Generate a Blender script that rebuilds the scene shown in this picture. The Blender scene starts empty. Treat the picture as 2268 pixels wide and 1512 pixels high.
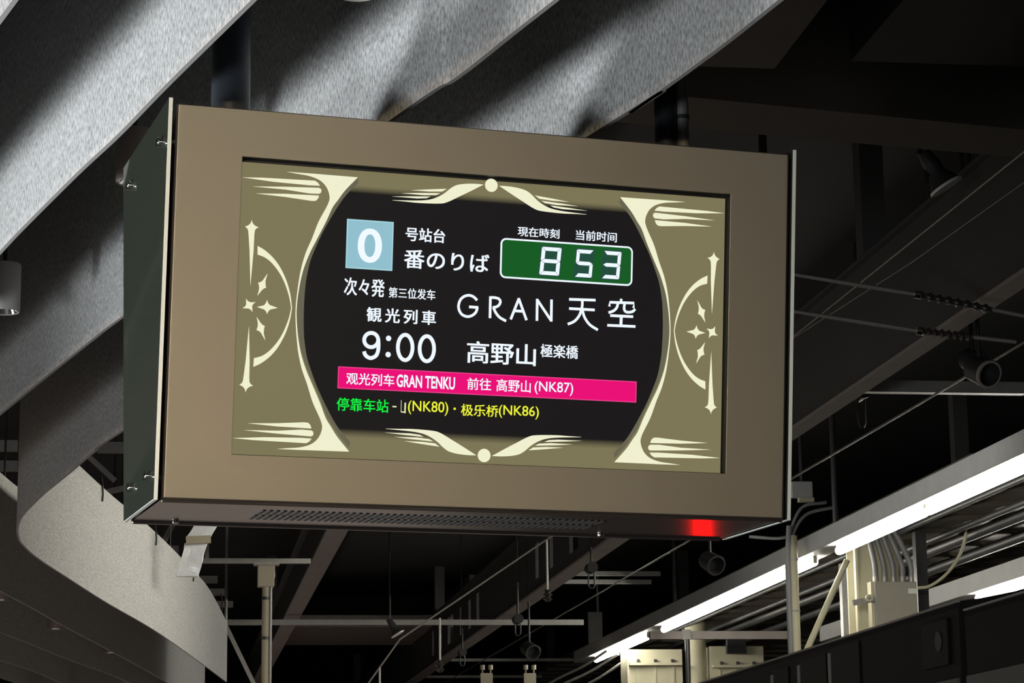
import bpy, bmesh, math, random
from mathutils import Vector, Matrix, noise
random.seed(7)
scene = bpy.context.scene
C = scene.collection
V = Vector

# ------------------------------------------------------------------ camera
FPX = 5437.8                      # focal length in pixels of the 2268x1512 frame
CAM = V((-1.7453, -5.4103, 1.7290))
RT = V((0.9487878, -0.31568565, -0.01201169))
UP = V((-0.05249191, -0.19502892, 0.97939181))
FW = V((0.31152257, 0.92860448, 0.20161201))
cam_data = bpy.data.cameras.new('camera')
cam_data.sensor_width = 36.0
cam_data.lens = FPX / 2268 * 36.0
cam_data.clip_end = 300
cam = bpy.data.objects.new('camera', cam_data)
cam.matrix_world = Matrix(((RT.x, UP.x, -FW.x, CAM.x), (RT.y, UP.y, -FW.y, CAM.y), (RT.z, UP.z, -FW.z, CAM.z), (0, 0, 0, 1)))
C.objects.link(cam)
scene.camera = cam

# track frame: T runs along the railway track, S across it to the right
TD = V((0.18459, 0.98282, 0.0)); SD = V((0.98282, -0.18459, 0.0))
TANG = -math.atan2(TD.x, TD.y)
def W(s, t, z): return V((CAM.x, CAM.y, 0)) + SD * s + TD * t + V((0, 0, z))
def ray(px, py): return RT * ((px - 1134) / FPX) - UP * ((py - 756) / FPX) + FW
def onZ(px, py, z): d = ray(px, py); return CAM + d * ((z - CAM.z) / d.z)
def onT(px, py, t): d = ray(px, py); return CAM + d * (t / d.dot(TD))
def onS(px, py, s): d = ray(px, py); return CAM + d * (s / d.dot(SD))
def proj(p):
    q = p - CAM; d = q.dot(FW); return 1134 + FPX * q.dot(RT) / d, 756 - FPX * q.dot(UP) / d
def st(p): q = p - CAM; return q.dot(SD), q.dot(TD), p.z

# ------------------------------------------------------------------ world, light, exposure
scene.view_settings.view_transform = 'Standard'
scene.view_settings.look = 'None'
scene.view_settings.exposure = 0.0
scene.view_settings.gamma = 1.0
scene.view_settings.use_curve_mapping = False
world = bpy.data.worlds.new('night_station'); scene.world = world
world.use_nodes = True
bg = world.node_tree.nodes['Background']
bg.inputs[0].default_value = (0.95, 0.95, 1.0, 1); bg.inputs[1].default_value = 0.012

def area(name, loc, target, sx, sy, power, col, spread=180):
    d = bpy.data.lights.new(name, 'AREA'); d.shape = 'RECTANGLE'; d.size = sx; d.size_y = sy
    d.energy = power; d.color = col; d.spread = math.radians(spread)
    o = bpy.data.objects.new(name, d); C.objects.link(o); o.location = loc
    o.rotation_euler = (V(target) - V(loc)).to_track_quat('-Z', 'Y').to_euler()
    return o
# bright lit counters of the concourse on the left, low down: they light the felt from below
area('concourse_light', W(-4.6, 0.2, 0.7), W(0.0, 6.0, 3.6), 3.2, 0.7, 310, (0.91, 0.96, 1.0))
area('rear_fill', W(-4.6, 7.9, 1.75), W(0.2, 5.0, 3.6), 2.0, 0.5, 85, (0.91, 0.96, 1.0), 80)  # added fill that softens the display's shadow on the baffle
area('concourse_light_far', W(-5.2, 13.0, 1.6), W(-0.6, 12.0, 3.7), 4.0, 0.8, 14, (1.0, 0.80, 0.64))
# added fill lamps aimed at the front of the sign, kept off the felt
area('sign_fill_warm', W(-2.6, -6.0, 3.25), W(-0.1, 5.8, 2.62), 1.4, 0.3, 11, (1.0, 0.79, 0.51), 18)
area('sign_fill_front', W(0.6, -2.0, 3.3), W(0.9, 5.5, 2.8), 1.2, 0.5, 1.0, (1.0, 0.93, 0.82), 50)
area('channel_fill', W(5.1, 23.0, 5.0), W(6.6, 23.2, 4.75), 9.0, 0.2, 26, (1.0, 0.97, 0.9))  # added fill to brighten the side of the lamp channel
# unseen light added behind the display to brighten the folded felt from the right
area('felt_fill_right', W(3.2, 18.5, 4.85), W(0.2, 19.0, 3.9), 6.5, 0.3, 185, (1.0, 0.95, 0.82))
# upward area light added in place of light bounced off the platform floor
area('floor_bounce_fill', W(-0.5, 28.0, 0.6), W(-0.5, 28.001, 6.0), 5.0, 36.0, 85, (1.0, 0.80, 0.69))
# white lamps over the tracks on the right
area('trackside_light', W(6.0, 8.0, 4.6), W(3.0, 14.0, 3.4), 0.4, 5.0, 8, (1.0, 0.96, 0.9))
# red signal lamp further down the platform
pl = bpy.data.lights.new('signal_light', 'SPOT'); pl.energy = 1.9; pl.color = (1, 0.0, 0.0); pl.shadow_soft_size = 0.03; pl.spot_size = math.radians(14); pl.spot_blend = 0.4
plo = bpy.data.objects.new('signal_light', pl); C.objects.link(plo)

# ------------------------------------------------------------------ materials
def lin(r, g, b):
    f = lambda c: (c / 255 / 12.92) if c / 255 <= 0.04045 else ((c / 255 + 0.055) / 1.055) ** 2.4
    return (f(r), f(g), f(b))
def mat(name, col, rough=0.5, metal=0.0, var=0.12, scale=9.0, bump=0.0, spec=0.5):
    m = bpy.data.materials.new(name); m.use_nodes = True
    nt = m.node_tree; n = nt.nodes; b = n['Principled BSDF']
    tc = n.new('ShaderNodeTexCoord'); ns = n.new('ShaderNodeTexNoise')
    ns.inputs['Scale'].default_value = scale; ns.inputs['Detail'].default_value = 4
    mx = n.new('ShaderNodeMix'); mx.data_type = 'RGBA'
    mx.inputs[6].default_value = (*[c * (1 - var) for c in col], 1); mx.inputs[7].default_value = (*[min(1, c * (1 + var)) for c in col], 1)
    nt.links.new(tc.outputs['Object'], ns.inputs['Vector']); nt.links.new(ns.outputs['Fac'], mx.inputs[0])
    nt.links.new(mx.outputs[2], b.inputs['Base Color'])
    b.inputs['Roughness'].default_value = rough; b.inputs['Metallic'].default_value = metal
    b.inputs['Specular IOR Level'].default_value = spec
    if bump:
        bp = n.new('ShaderNodeBump'); bp.inputs['Strength'].default_value = bump; bp.inputs['Distance'].default_value = 0.004
        nt.links.new(ns.outputs['Fac'], bp.inputs['Height']); nt.links.new(bp.outputs[0], b.inputs['Normal'])
    return m
def emis(name, col, strength=1.0, sample=False):
    m = bpy.data.materials.new(name); m.use_nodes = True
    nt = m.node_tree; nt.nodes.clear()
    e = nt.nodes.new('ShaderNodeEmission'); e.inputs[0].default_value = (*col, 1); e.inputs[1].default_value = strength
    o = nt.nodes.new('ShaderNodeOutputMaterial'); nt.links.new(e.outputs[0], o.inputs[0])
    if not sample: m.cycles.emission_sampling = 'NONE'
    return m
def felt_mat():
    m = bpy.data.materials.new('grey_felt'); m.use_nodes = True
    nt = m.node_tree; n = nt.nodes; b = n['Principled BSDF']
    uv = n.new('ShaderNodeUVMap'); mp = n.new('ShaderNodeMapping'); mp.inputs['Scale'].default_value = (130, 52, 1)
    n1 = n.new('ShaderNodeTexNoise'); n1.inputs['Scale'].default_value = 1.0; n1.inputs['Detail'].default_value = 5; n1.inputs['Roughness'].default_value = 0.62
    mp2 = n.new('ShaderNodeMapping'); mp2.inputs['Scale'].default_value = (14, 9, 1)
    n2 = n.new('ShaderNodeTexNoise'); n2.inputs['Scale'].default_value = 1.0; n2.inputs['Detail'].default_value = 3
    cr = n.new('ShaderNodeValToRGB')
    cr.color_ramp.elements[0].position = 0.36; cr.color_ramp.elements[0].color = (0.25, 0.25, 0.245, 1)
    cr.color_ramp.elements[1].position = 0.62; cr.color_ramp.elements[1].color = (0.60, 0.60, 0.59, 1)
    mx = n.new('ShaderNodeMix'); mx.data_type = 'RGBA'; mx.blend_type = 'MULTIPLY'; mx.inputs[0].default_value = 0.5
    cr2 = n.new('ShaderNodeValToRGB')
    cr2.color_ramp.elements[0].position = 0.3; cr2.color_ramp.elements[0].color = (0.72, 0.72, 0.72, 1)
    cr2.color_ramp.elements[1].position = 0.7; cr2.color_ramp.elements[1].color = (1, 1, 1, 1)
    bp = n.new('ShaderNodeBump'); bp.inputs['Strength'].default_value = 0.35; bp.inputs['Distance'].default_value = 0.003
    L = nt.links.new
    L(uv.outputs[0], mp.inputs[0]); L(uv.outputs[0], mp2.inputs[0]); L(mp.outputs[0], n1.inputs[0]); L(mp2.outputs[0], n2.inputs[0])
    L(n1.outputs['Fac'], cr.inputs[0]); L(n2.outputs['Fac'], cr2.inputs[0]); L(cr.outputs[0], mx.inputs[6]); L(cr2.outputs[0], mx.inputs[7])
    L(mx.outputs[2], b.inputs['Base Color']); L(n1.outputs['Fac'], bp.inputs['Height']); L(bp.outputs[0], b.inputs['Normal'])
    b.inputs['Roughness'].default_value = 0.95; b.inputs['Specular IOR Level'].default_value = 0.15
    return m
M = {
 'felt': felt_mat(),
 'felt_edge': mat('felt_edge', (0.33, 0.32, 0.31), 0.9, var=0.2, scale=60),
 'bronze': mat('satin_bronze', (0.285, 0.248, 0.192), 0.42, 0.25, var=0.04, scale=3),
 'under': mat('brown_metal', (0.20, 0.165, 0.15), 0.17, 0.85, var=0.08, scale=5),
 'black': mat('black_paint', (0.008, 0.008, 0.008), 0.5, var=0.3),
 'blacksteel': mat('black_steel', (0.035, 0.040, 0.048), 0.35, 0.2, var=0.3),
 'chrome': mat('chrome', (0.8, 0.8, 0.78), 0.12, 1.0, var=0.04),
 'glassedge': mat('polished_glass_edge', (0.72, 0.74, 0.70), 0.25, 0.0, var=0.05),
 'can': mat('lamp_can_paint', (0.42, 0.40, 0.38), 0.5, var=0.05),
 'canbrown': mat('lamp_can_brown', (0.20, 0.155, 0.14), 0.5, var=0.08),
 'roofdark': mat('dark_roof_sheet', (0.009, 0.0095, 0.009), 0.8, var=0.35, scale=1.5),
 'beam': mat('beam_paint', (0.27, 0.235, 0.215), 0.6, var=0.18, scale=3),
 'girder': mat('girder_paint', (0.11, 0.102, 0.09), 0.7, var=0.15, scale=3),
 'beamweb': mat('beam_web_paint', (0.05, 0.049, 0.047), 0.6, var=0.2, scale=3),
 'steel': mat('galvanised_steel', (0.30, 0.29, 0.27), 0.45, 0.4, var=0.2, scale=14),
 'darksteel': mat('dark_steel', (0.05, 0.05, 0.05), 0.45, 0.4, var=0.25, scale=14),
 'cream': mat('cream_paint', (0.46, 0.43, 0.30), 0.6, var=0.12, scale=4),
 'boxgrey': mat('box_grey_paint', (0.30, 0.28, 0.23), 0.55, var=0.08, scale=4),
 'cable': mat('grey_cable_sheath', (0.20, 0.20, 0.20), 0.5, var=0.15),
 'wire': mat('copper_wire', (0.32, 0.30, 0.28), 0.35, 0.7, var=0.1),
 'channel': mat('channel_paint', (0.40, 0.40, 0.39), 0.55, var=0.15, scale=5),
 'canopy': mat('canopy_sheet', (0.06, 0.05, 0.036), 0.5, 0.1, var=0.4, scale=2.2),
 'train': mat('dark_train_paint', (0.006, 0.0065, 0.007), 0.6, var=0.15, scale=2, spec=0.2),
 'trainlow': mat('train_lower_paint', (0.09, 0.088, 0.085), 0.45, var=0.1, scale=2),
 'trainglass': mat('train_glass', (0.003, 0.003, 0.004), 0.5, var=0.1, spec=0.2),
 'foil': mat('silver_foil', (0.86, 0.88, 0.91), 0.3, 0.25, var=0.12, scale=30, bump=0.6),
 'beige': mat('beige_paint', (0.34, 0.30, 0.22), 0.5, var=0.12, scale=6),
 'ceramic': mat('brown_insulator', (0.035, 0.028, 0.026), 0.2, var=0.1),
 'floor': mat('platform_floor', (0.30, 0.29, 0.27), 0.6, var=0.15, scale=2),
 'warmwall': mat('light_wood_panel', (0.75, 0.62, 0.45), 0.6, var=0.06, scale=3),
 'tube': emis('lit_tube', (1.0, 0.965, 0.86), 45.0, True),
 'lens': emis('downlight_lens', (1.0, 0.72, 0.45), 0.55),
}

# ------------------------------------------------------------------ mesh helpers
class MB:
    def __init__(s): s.v = []; s.f = []; s.uv = []
    def add(s, vs, fs):
        o = len(s.v); s.v += [tuple(v) for v in vs]; s.f += [tuple(i + o for i in f) for f in fs]; return s
    def hexa(s, p):      # 8 points: bottom ring 0-3, top ring 4-7
        return s.add(p, [(3, 2, 1, 0), (4, 5, 6, 7), (0, 1, 5, 4), (1, 2, 6, 5), (2, 3, 7, 6), (3, 0, 4, 7)])
    def box(s, a, b, fr=None):
        (x0, y0, z0), (x1, y1, z1) = a, b
        p = [(x0, y0, z0), (x1, y0, z0), (x1, y1, z0), (x0, y1, z0), (x0, y0, z1), (x1, y0, z1), (x1, y1, z1), (x0, y1, z1)]
        return s.hexa([fr(*q) for q in p] if fr else p)
    def bar(s, p, q, w, h, up=V((0, 0, 1))):
        p, q = V(p), V(q); d = (q - p).normalized(); r = d.cross(up)
        r = V((1, 0, 0)) if r.length < 1e-5 else r.normalized(); u = r.cross(d)
        r, u = r * w / 2, u * h / 2
        return s.hexa([p - r - u, p + r - u, q + r - u, q - r - u, p - r + u, p + r + u, q + r + u, q - r + u])
    def tube(s, pts, r, n=12, caps=True):
        pts = [V(p) for p in pts]; rs = r if isinstance(r, (list, tuple)) else [r] * len(pts)
        vs = []; fs = []; pr = None
        for i, p in enumerate(pts):
            d = (pts[min(i + 1, len(pts) - 1)] - pts[max(i - 1, 0)]).normalized()
            if pr is None: pr = d.cross(V((0, 0, 1))) if abs(d.z) < 0.95 else d.cross(V((1, 0, 0)))
            pr = (pr - d * pr.dot(d)).normalized(); q = d.cross(pr)
            for k in range(n):
                a = 2 * math.pi * k / n; vs.append(p + (pr * math.cos(a) + q * math.sin(a)) * rs[i])
        for i in range(len(pts) - 1):
            for k in range(n):
                fs.append((i * n + k, i * n + (k + 1) % n, (i + 1) * n + (k + 1) % n, (i + 1) * n + k))
        if caps: fs += [tuple(range(n - 1, -1, -1)), tuple(range((len(pts) - 1) * n, len(pts) * n))]
        return s.add(vs, fs)
    def lathe(s, prof, base, axis=V((0, 0, 1)), n=32):   # prof: (radius, height)
        axis = V(axis).normalized(); a = axis.cross(V((1, 0, 0))) if abs(axis.x) < 0.9 else axis.cross(V((0, 1, 0)))
        a.normalize(); b = axis.cross(a); vs = []; fs = []
        for r, h in prof:
            for k in range(n):
                t = 2 * math.pi * k / n; vs.append(V(base) + axis * h + (a * math.cos(t) + b * math.sin(t)) * r)
        for i in range(len(prof) - 1):
            for k in range(n): fs.append((i * n + k, i * n + (k + 1) % n, (i + 1) * n + (k + 1) % n, (i + 1) * n + k))
        return s.add(vs, fs)
    def build(s, name, m, parent=None, smooth=False, bevel=0.0):
        me = bpy.data.meshes.new(name)
        org = V((0, 0, 0))
        if parent is None and s.v:
            lo = [min(v[i] for v in s.v) for i in range(3)]; hi = [max(v[i] for v in s.v) for i in range(3)]
            org = V(((lo[0] + hi[0]) / 2, (lo[1] + hi[1]) / 2, lo[2]))
        elif parent is not None: org = wloc(parent)
        me.from_pydata([tuple(V(v) - org) for v in s.v], [], s.f)
        bm = bmesh.new(); bm.from_mesh(me); bmesh.ops.recalc_face_normals(bm, faces=bm.faces); bm.to_mesh(me); bm.free()
        me.materials.append(m)
        if smooth:
            for p in me.polygons: p.use_smooth = True
            try: me.set_sharp_from_angle(angle=math.radians(40))
            except Exception: pass
        o = bpy.data.objects.new(name, me); C.objects.link(o)
        if parent is not None: o.parent = parent
        else: o.location = org
        if bevel:
            md = o.modifiers.new('bevel', 'BEVEL'); md.width = bevel; md.segments = 2; md.limit_method = 'ANGLE'
        return o
def wloc(o):
    p = V((0, 0, 0))
    while o is not None: p = p + o.location; o = o.parent
    return p
def tag(o, label, cat, group=None, kind=None):
    o['label'] = label; o['category'] = cat
    if group: o['group'] = group
    if kind: o['kind'] = kind
    return o
def thing(name, loc, label, cat, group=None):
    o = bpy.data.objects.new(name, None); o.empty_display_size = 0.1; C.objects.link(o); o.location = loc
    return tag(o, label, cat, group)
def structure(o): o['kind'] = 'structure'; return o
def spline(pts, k=8):
    pts = [V(p) for p in pts]; out = []
    P = [pts[0] * 2 - pts[1]] + pts + [pts[-1] * 2 - pts[-2]]
    for i in range(1, len(P) - 2):
        a, b, c, d = P[i - 1], P[i], P[i + 1], P[i + 2]
        for j in range(k):
            t = j / k
            out.append(0.5 * (2 * b + (c - a) * t + (2 * a - 5 * b + 4 * c - d) * t * t + (3 * b - a - 3 * c + d) * t ** 3))
    out.append(pts[-1]); return out

# ------------------------------------------------------------------ setting
CEIL = 6.3
f = MB(); f.box((-9, -8, -0.1), (3.15, 90, 0), W); structure(f.build('floor', M['floor']))
f = MB(); f.box((3.15, -8, -1.3), (6.2, 90, -1.2), W); structure(f.build('floor_trackbed', M['beamweb']))
f = MB(); f.box((6.2, -8, -0.1), (16, 90, 0), W); structure(f.build('floor_far', M['floor']))
f = MB(); f.box((-9, -8, CEIL), (16, 90, CEIL + 0.1), W); structure(f.build('ceiling', M['roofdark']))
f = MB(); f.box((-9, 89.8, 0), (16, 90, CEIL), W); structure(f.build('wall_back', M['roofdark']))
f = MB(); f.box((15.9, -8, 0), (16, 89.8, CEIL), W); structure(f.build('wall_right', M['roofdark']))

# ------------------------------------------------------------------ departure display
TAU = 0.11947; SN, CS = math.sin(TAU), math.cos(TAU)
MX, MT, MBt, DB = 0.17365, 0.10977, 0.10531, 0.40194
AW, AH = 1.21, 1.21 * 9 / 16
HF = MBt + AH + MT
Z0 = 2.5
XO = AW / 2 + MX                      # outer face of the glass side panels
XB = XO - 0.019                       # side of the cabinet
def face(u, v, n=0.0): return V((u, -v * SN - n * CS, Z0 + v * CS - n * SN))     # front face
def rear(u, v, n=0.0): return V((u, DB + v * SN + n * CS, Z0 + v * CS - n * SN))
NRM = V((0, -CS, -SN)); FU = V((1, 0, 0)); FV = V((0, -SN, CS))
def scr(px, py, n):                  # pixel -> (u, v) on the plane n in front of the face
    o = face(0, 0, n); d = ray(px, py); k = (o - CAM).dot(NRM) / d.dot(NRM); q = CAM + d * k - o
    return q.dot(FU), q.dot(FV)
sign = thing('departure_display', (0, DB / 2, Z0), 'hanging bronze train departure display with a lit ornamental timetable screen', 'departure display')
# cabinet
b = MB()
b.hexa([face(-XB, 0.001, -0.016), face(XB, 0.001, -0.016), rear(XB, 0.001, -0.002), rear(-XB, 0.001, -0.002),
        face(-XB, HF, -0.016), face(XB, HF, -0.016), rear(XB, HF, -0.002), rear(-XB, HF, -0.002)])
# open the cabinet front by building it as shell pieces around the screen well
b = MB()
WELL = 0.024
def shell(u0, v0, u1, v1): b.hexa([face(u0, v0, -0.003), face(u1, v0, -0.003), rear(u1, v0, -0.002), rear(u0, v0, -0.002), face(u0, v1, -0.003), face(u1, v1, -0.003), rear(u1, v1, -0.002), rear(u0, v1, -0.002)])
shell(-XB, 0.0, XB, MBt - 0.002); shell(-XB, MBt + AH + 0.002, XB, HF)
shell(-XB, MBt - 0.002, -AW / 2 - 0.002, MBt + AH + 0.002); shell(AW / 2 + 0.002, MBt - 0.002, XB, MBt + AH + 0.002)
b.hexa([face(-AW / 2, MBt, -0.05), face(AW / 2, MBt, -0.05), rear(AW / 2, MBt, -0.01), rear(-AW / 2, MBt, -0.01), face(-AW / 2, MBt + AH, -0.05), face(AW / 2, MBt + AH, -0.05), rear(AW / 2, MBt + AH, -0.01), rear(-AW / 2, MBt + AH, -0.01)])
b.build('cabinet', M['under'], sign)
# front bezel: frame plate with the aperture
b = MB()
def frame_plate(b, o0, o1, i0, i1, n0, n1, fn=face):
    (a, c), (d, e) = o0, o1; (g, h), (i, j) = i0, i1
    O = [(a, c), (d, c), (d, e), (a, e)]; I = [(g, h), (i, h), (i, j), (g, j)]
    vs = [fn(u, v, n) for n in (n0, n1) for ring in (O, I) for u, v in ring]
    fs = []
    for k in range(4):
        l = (k + 1) % 4
        fs += [(8 + k, 8 + l, 12 + l, 12 + k), (k, 4 + k, 4 + l, l), (k, l, 8 + l, 8 + k), (4 + k, 12 + k, 12 + l, 4 + l)]
    b.add(vs, fs)
frame_plate(b, (-XB + 0.004, 0.004), (XB - 0.004, HF - 0.002), (-AW / 2, MBt), (AW / 2, MBt + AH), -0.003, 0.0)
bz = b.build('front_bezel', M['bronze'], sign, bevel=0.0012); bz['label'] = 'brownish satin bezel around the screen'
b = MB(); frame_plate(b, (-XB + 0.004, 0.004), (XB - 0.004, HF - 0.002), (-0.1, 0.3), (0.1, 0.5), -0.003, 0.0, rear)
b.build('rear_bezel', M['bronze'], sign)
b = MB(); frame_plate(b, (-AW / 2 - 0.001, MBt - 0.001), (AW / 2 + 0.001, MBt + AH + 0.001), (-AW / 2, MBt), (AW / 2, MBt + AH), -0.05, -0.0035)
b.build('screen_recess', M['black'], sign)
# underside rails and vents
for nm, fn in (('front_rail', face), ('rear_rail', rear)):
    b = MB(); b.hexa([fn(-XB, -0.007, -0.016), fn(XB, -0.007, -0.016), fn(XB, -0.007, -0.004), fn(-XB, -0.007, -0.004), fn(-XB, 0, -0.016), fn(XB, 0, -0.016), fn(XB, 0, -0.004), fn(-XB, 0, -0.004)])
    b.build(nm, M['under'], sign, bevel=0.003)
b = MB()
for row in range(2):
    for k in range(52):
        x = -0.50 + k * 0.0165; y0 = 0.13 + row * 0.085; y1 = y0 + 0.07
        b.box((x, y0, Z0 - 0.0012), (x + 0.0085, y1, Z0 - 0.0002))
b.build('vent_slots', M['black'], sign)
for x in (-0.66, 0.42):
    b = MB(); b.lathe([(0.0, -0.006), (0.007, -0.006), (0.008, -0.002), (0.008, 0.0)], (x, 0.36, Z0 - 0.0005), n=12); b.build('cabinet_screw', M['chrome'], sign)
# glass side panels with stand-off bolts
gm = bpy.data.materials.new('dark_green_glass'); gm.use_nodes = True
nt = gm.node_tree; bs = nt.nodes['Principled BSDF']
bs.inputs['Base Color'].default_value = (0.030, 0.037, 0.028, 1); bs.inputs['Roughness'].default_value = 0.03; bs.inputs['Specular IOR Level'].default_value = 0.6
nz = nt.nodes.new('ShaderNodeTexNoise'); nz.inputs['Scale'].default_value = 3
mr = nt.nodes.new('ShaderNodeMapRange'); mr.inputs[3].default_value = 0.02; mr.inputs[4].default_value = 0.06
nt.links.new(nz.outputs['Fac'], mr.inputs[0]); nt.links.new(mr.outputs[0], bs.inputs['Roughness'])
for sx in (-1, 1):
    b = MB(); x0, x1 = sx * (XO - 0.009), sx * (XO - 0.0005)
    b.hexa([face(x0, 0.0, -0.002), face(x1, 0.0, -0.002), rear(x1, 0.0, -0.002), rear(x0, 0.0, -0.002), face(x0, HF + 0.012, -0.002), face(x1, HF + 0.012, -0.002), rear(x1, HF + 0.012, -0.002), rear(x0, HF + 0.012, -0.002)])
    g = b.build('glass_side_panel', gm, sign); g['label'] = 'dark green tinted glass side panel'
    b = MB()
    b.hexa([face(x0, -0.002, -0.002), face(x1, -0.002, -0.002), face(x1, -0.002, 0.0), face(x0, -0.002, 0.0), face(x0, HF + 0.012, -0.002), face(x1, HF + 0.012, -0.002), face(x1, HF + 0.012, 0.0), face(x0, HF + 0.012, 0.0)])
    b.hexa([face(x0, -0.002, -0.002), face(x1, -0.002, -0.002), rear(x1, -0.002, -0.002), rear(x0, -0.002, -0.002), face(x0, 0.0, -0.002), face(x1, 0.0, -0.002), rear(x1, 0.0, -0.002), rear(x0, 0.0, -0.002)])
    b.build('polished_edge', M['glassedge'], g)
    for fn in (face, rear):
        for v in (0.052, HF - 0.08):
            c = fn(sx * (XO - 0.019), v, -0.075 if fn is face else -0.115); b = MB()
            b.lathe([(0.0075, 0), (0.0075, 0.0095)], c, V((sx, 0, 0)), 16)
            b.lathe([(0.0, 0.030), (0.010, 0.030), (0.0115, 0.028), (0.0115, 0.0185), (0, 0.0185)], c, V((sx, 0, 0)), 20)
            b.build('standoff_bolt', M['chrome'], g, smooth=True)
# hanger poles
for px0, px1, pyv, yy, nm in ((468, 555, 150, 0.2, 'hanger_pole'), (1450, 1497, 260, 0.2, 'hanger_pole')):
    d0, d1 = ray(px0, pyv), ray(px1, pyv)
    a = CAM + d0 * ((yy - CAM.y) / d0.y); c = CAM + d1 * ((yy - CAM.y) / d1.y)
    r = (a - c).length / 2 * 0.97; m = (a + c) / 2
    b = MB(); b.tube([(m.x, yy, Z0 + HF - 0.01), (m.x, yy, CEIL)], r, 24); b.build(nm, M['blacksteel'], sign, smooth=True)
    if px0 > 1000:
        b = MB(); b.tube([(m.x + r + 0.014, yy - 0.01, Z0 + HF - 0.01), (m.x + r + 0.014, yy - 0.01, CEIL)], 0.0165, 16); b.build('cable_conduit', M['steel'], sign, smooth=True)
        b = MB(); b.tube([(m.x + r + 0.014, yy - 0.01, Z0 + HF + 0.155), (m.x + r + 0.014, yy - 0.01, Z0 + HF + 0.165)], 0.0185, 16); b.build('conduit_collar', M['darksteel'], sign, smooth=True)

# ---- screen
NS = -WELL
KH = lin(124, 117, 86); CREAM = lin(240, 240, 208); BLK = lin(27, 25, 26); WHITE = lin(236, 245, 255)
SC = dict(khaki=None, cream=emis('screen_cream', CREAM), band=emis('screen_band', lin(104, 101, 82)), white=emis('screen_white', WHITE, 1.05),
          tile=emis('screen_tile', lin(146, 192, 206)), tiledge=emis('screen_tile_edge', lin(165, 212, 222)), green=emis('screen_green', lin(26, 92, 38)), ghost=emis('screen_ghost', lin(38, 78, 62)),
          pink=emis('screen_pink', lin(234, 18, 118)), pinkedge=emis('screen_pink_edge', lin(236, 70, 140)), lime=emis('screen_lime', lin(20, 245, 70)), yellow=emis('screen_yellow', lin(240, 245, 60)), pale=emis('screen_pale', lin(235, 240, 190)))
def display_mat(name, barrel):
    m = bpy.data.materials.new(name); m.use_nodes = True
    nt = m.node_tree; n = nt.nodes; n.clear(); L = nt.links.new
    out = n.new('ShaderNodeOutputMaterial'); em = n.new('ShaderNodeEmission'); gl = n.new('ShaderNodeBsdfGlossy'); ad = n.new('ShaderNodeAddShader')
    gl.inputs[0].default_value = (0.02, 0.02, 0.02, 1); gl.inputs['Roughness'].default_value = 0.35
    if barrel:
        uv = n.new('ShaderNodeUVMap'); sp = n.new('ShaderNodeSeparateXYZ'); cr = n.new('ShaderNodeValToRGB')
        L(uv.outputs[0], sp.inputs[0]); L(sp.outputs[1], cr.inputs[0]); L(cr.outputs[0], em.inputs[0])
        e = cr.color_ramp.elements; e[0].position = 0.0; e[0].color = (*KH, 1); e[1].position = 1.0; e[1].color = (*KH, 1)
        for p, c in ((0.072, KH), (0.102, BLK), (0.922, BLK), (0.947, KH)):
            q = e.new(p); q.color = (*c, 1)
    else:
        tc = n.new('ShaderNodeTexCoord'); nz = n.new('ShaderNodeTexNoise'); nz.inputs['Scale'].default_value = 2.0
        mx = n.new('ShaderNodeMix'); mx.data_type = 'RGBA'; mx.inputs[6].default_value = (*[c * 0.96 for c in KH], 1); mx.inputs[7].default_value = (*[c * 1.04 for c in KH], 1)
        L(tc.outputs['Object'], nz.inputs['Vector']); L(nz.outputs['Fac'], mx.inputs[0]); L(mx.outputs[2], em.inputs[0])
    L(em.outputs[0], ad.inputs[0]); L(gl.outputs[0], ad.inputs[1]); L(ad.outputs[0], out.inputs[0])
    m.cycles.emission_sampling = 'NONE'
    return m
SU0, SV1 = scr(536, 358, NS); SU1, SV1b = scr(1606, 440, NS); _, SV0 = scr(1060, 1026, NS)
SU0 = -AW / 2; SV1 = (SV1 + SV1b) / 2; SU1 = AW / 2 - 0.004; SV0 = MBt + 0.002
VC = (SV0 + SV1) / 2; UC = 0.0
b = MB(); b.hexa([face(SU0, SV0, NS - 0.004), face(SU1, SV0, NS - 0.004), face(SU1, SV1, NS - 0.004), face(SU0, SV1, NS - 0.004), face(SU0, SV0, NS), face(SU1, SV0, NS), face(SU1, SV1, NS), face(SU0, SV1, NS)])
screen = b.build('screen', display_mat('display_khaki', False), sign); screen['label'] = 'lit screen with khaki frame artwork and timetable'
b = MB(); b.hexa([face(-AW / 2, MBt, -0.049), face(AW / 2, MBt, -0.049), face(AW / 2, MBt + AH, -0.049), face(-AW / 2, MBt + AH, -0.049), face(-AW / 2, MBt, NS - 0.0045), face(AW / 2, MBt, NS - 0.0045), face(AW / 2, MBt + AH, NS - 0.0045), face(-AW / 2, MBt + AH, NS - 0.0045)])
b.build('screen_border', M['black'], sign)

def flat(name, polys, m, lay, parent=None, uv=None):      # polys: lists of (u, v) on the screen
    bm = bmesh.new()
    for poly in polys:
        vs = [bm.verts.new((u, v, 0)) for u, v in poly]
        fc = bm.faces.new(vs); fc.normal_update()
        if fc.normal.z < 0: fc.normal_flip()
    bmesh.ops.triangulate(bm, faces=bm.faces)
    me = bpy.data.meshes.new(name)
    org = wloc(sign)
    uvl = bm.loops.layers.uv.new('UVMap')
    for fc in bm.faces:
        for l in fc.loops:
            l[uvl].uv = ((l.vert.co.x - SU0) / (SU1 - SU0), (l.vert.co.y - SV0) / (SV1 - SV0))
    for v in bm.verts: v.co = face(v.co.x, v.co.y, NS + 0.0004 * lay) - org
    bm.to_mesh(me); bm.free(); me.materials.append(m)
    o = bpy.data.objects.new(name, me); C.objects.link(o); o.parent = screen
    return o
def PX(pts): return [scr(x, y, NS) for x, y in pts]
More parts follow.
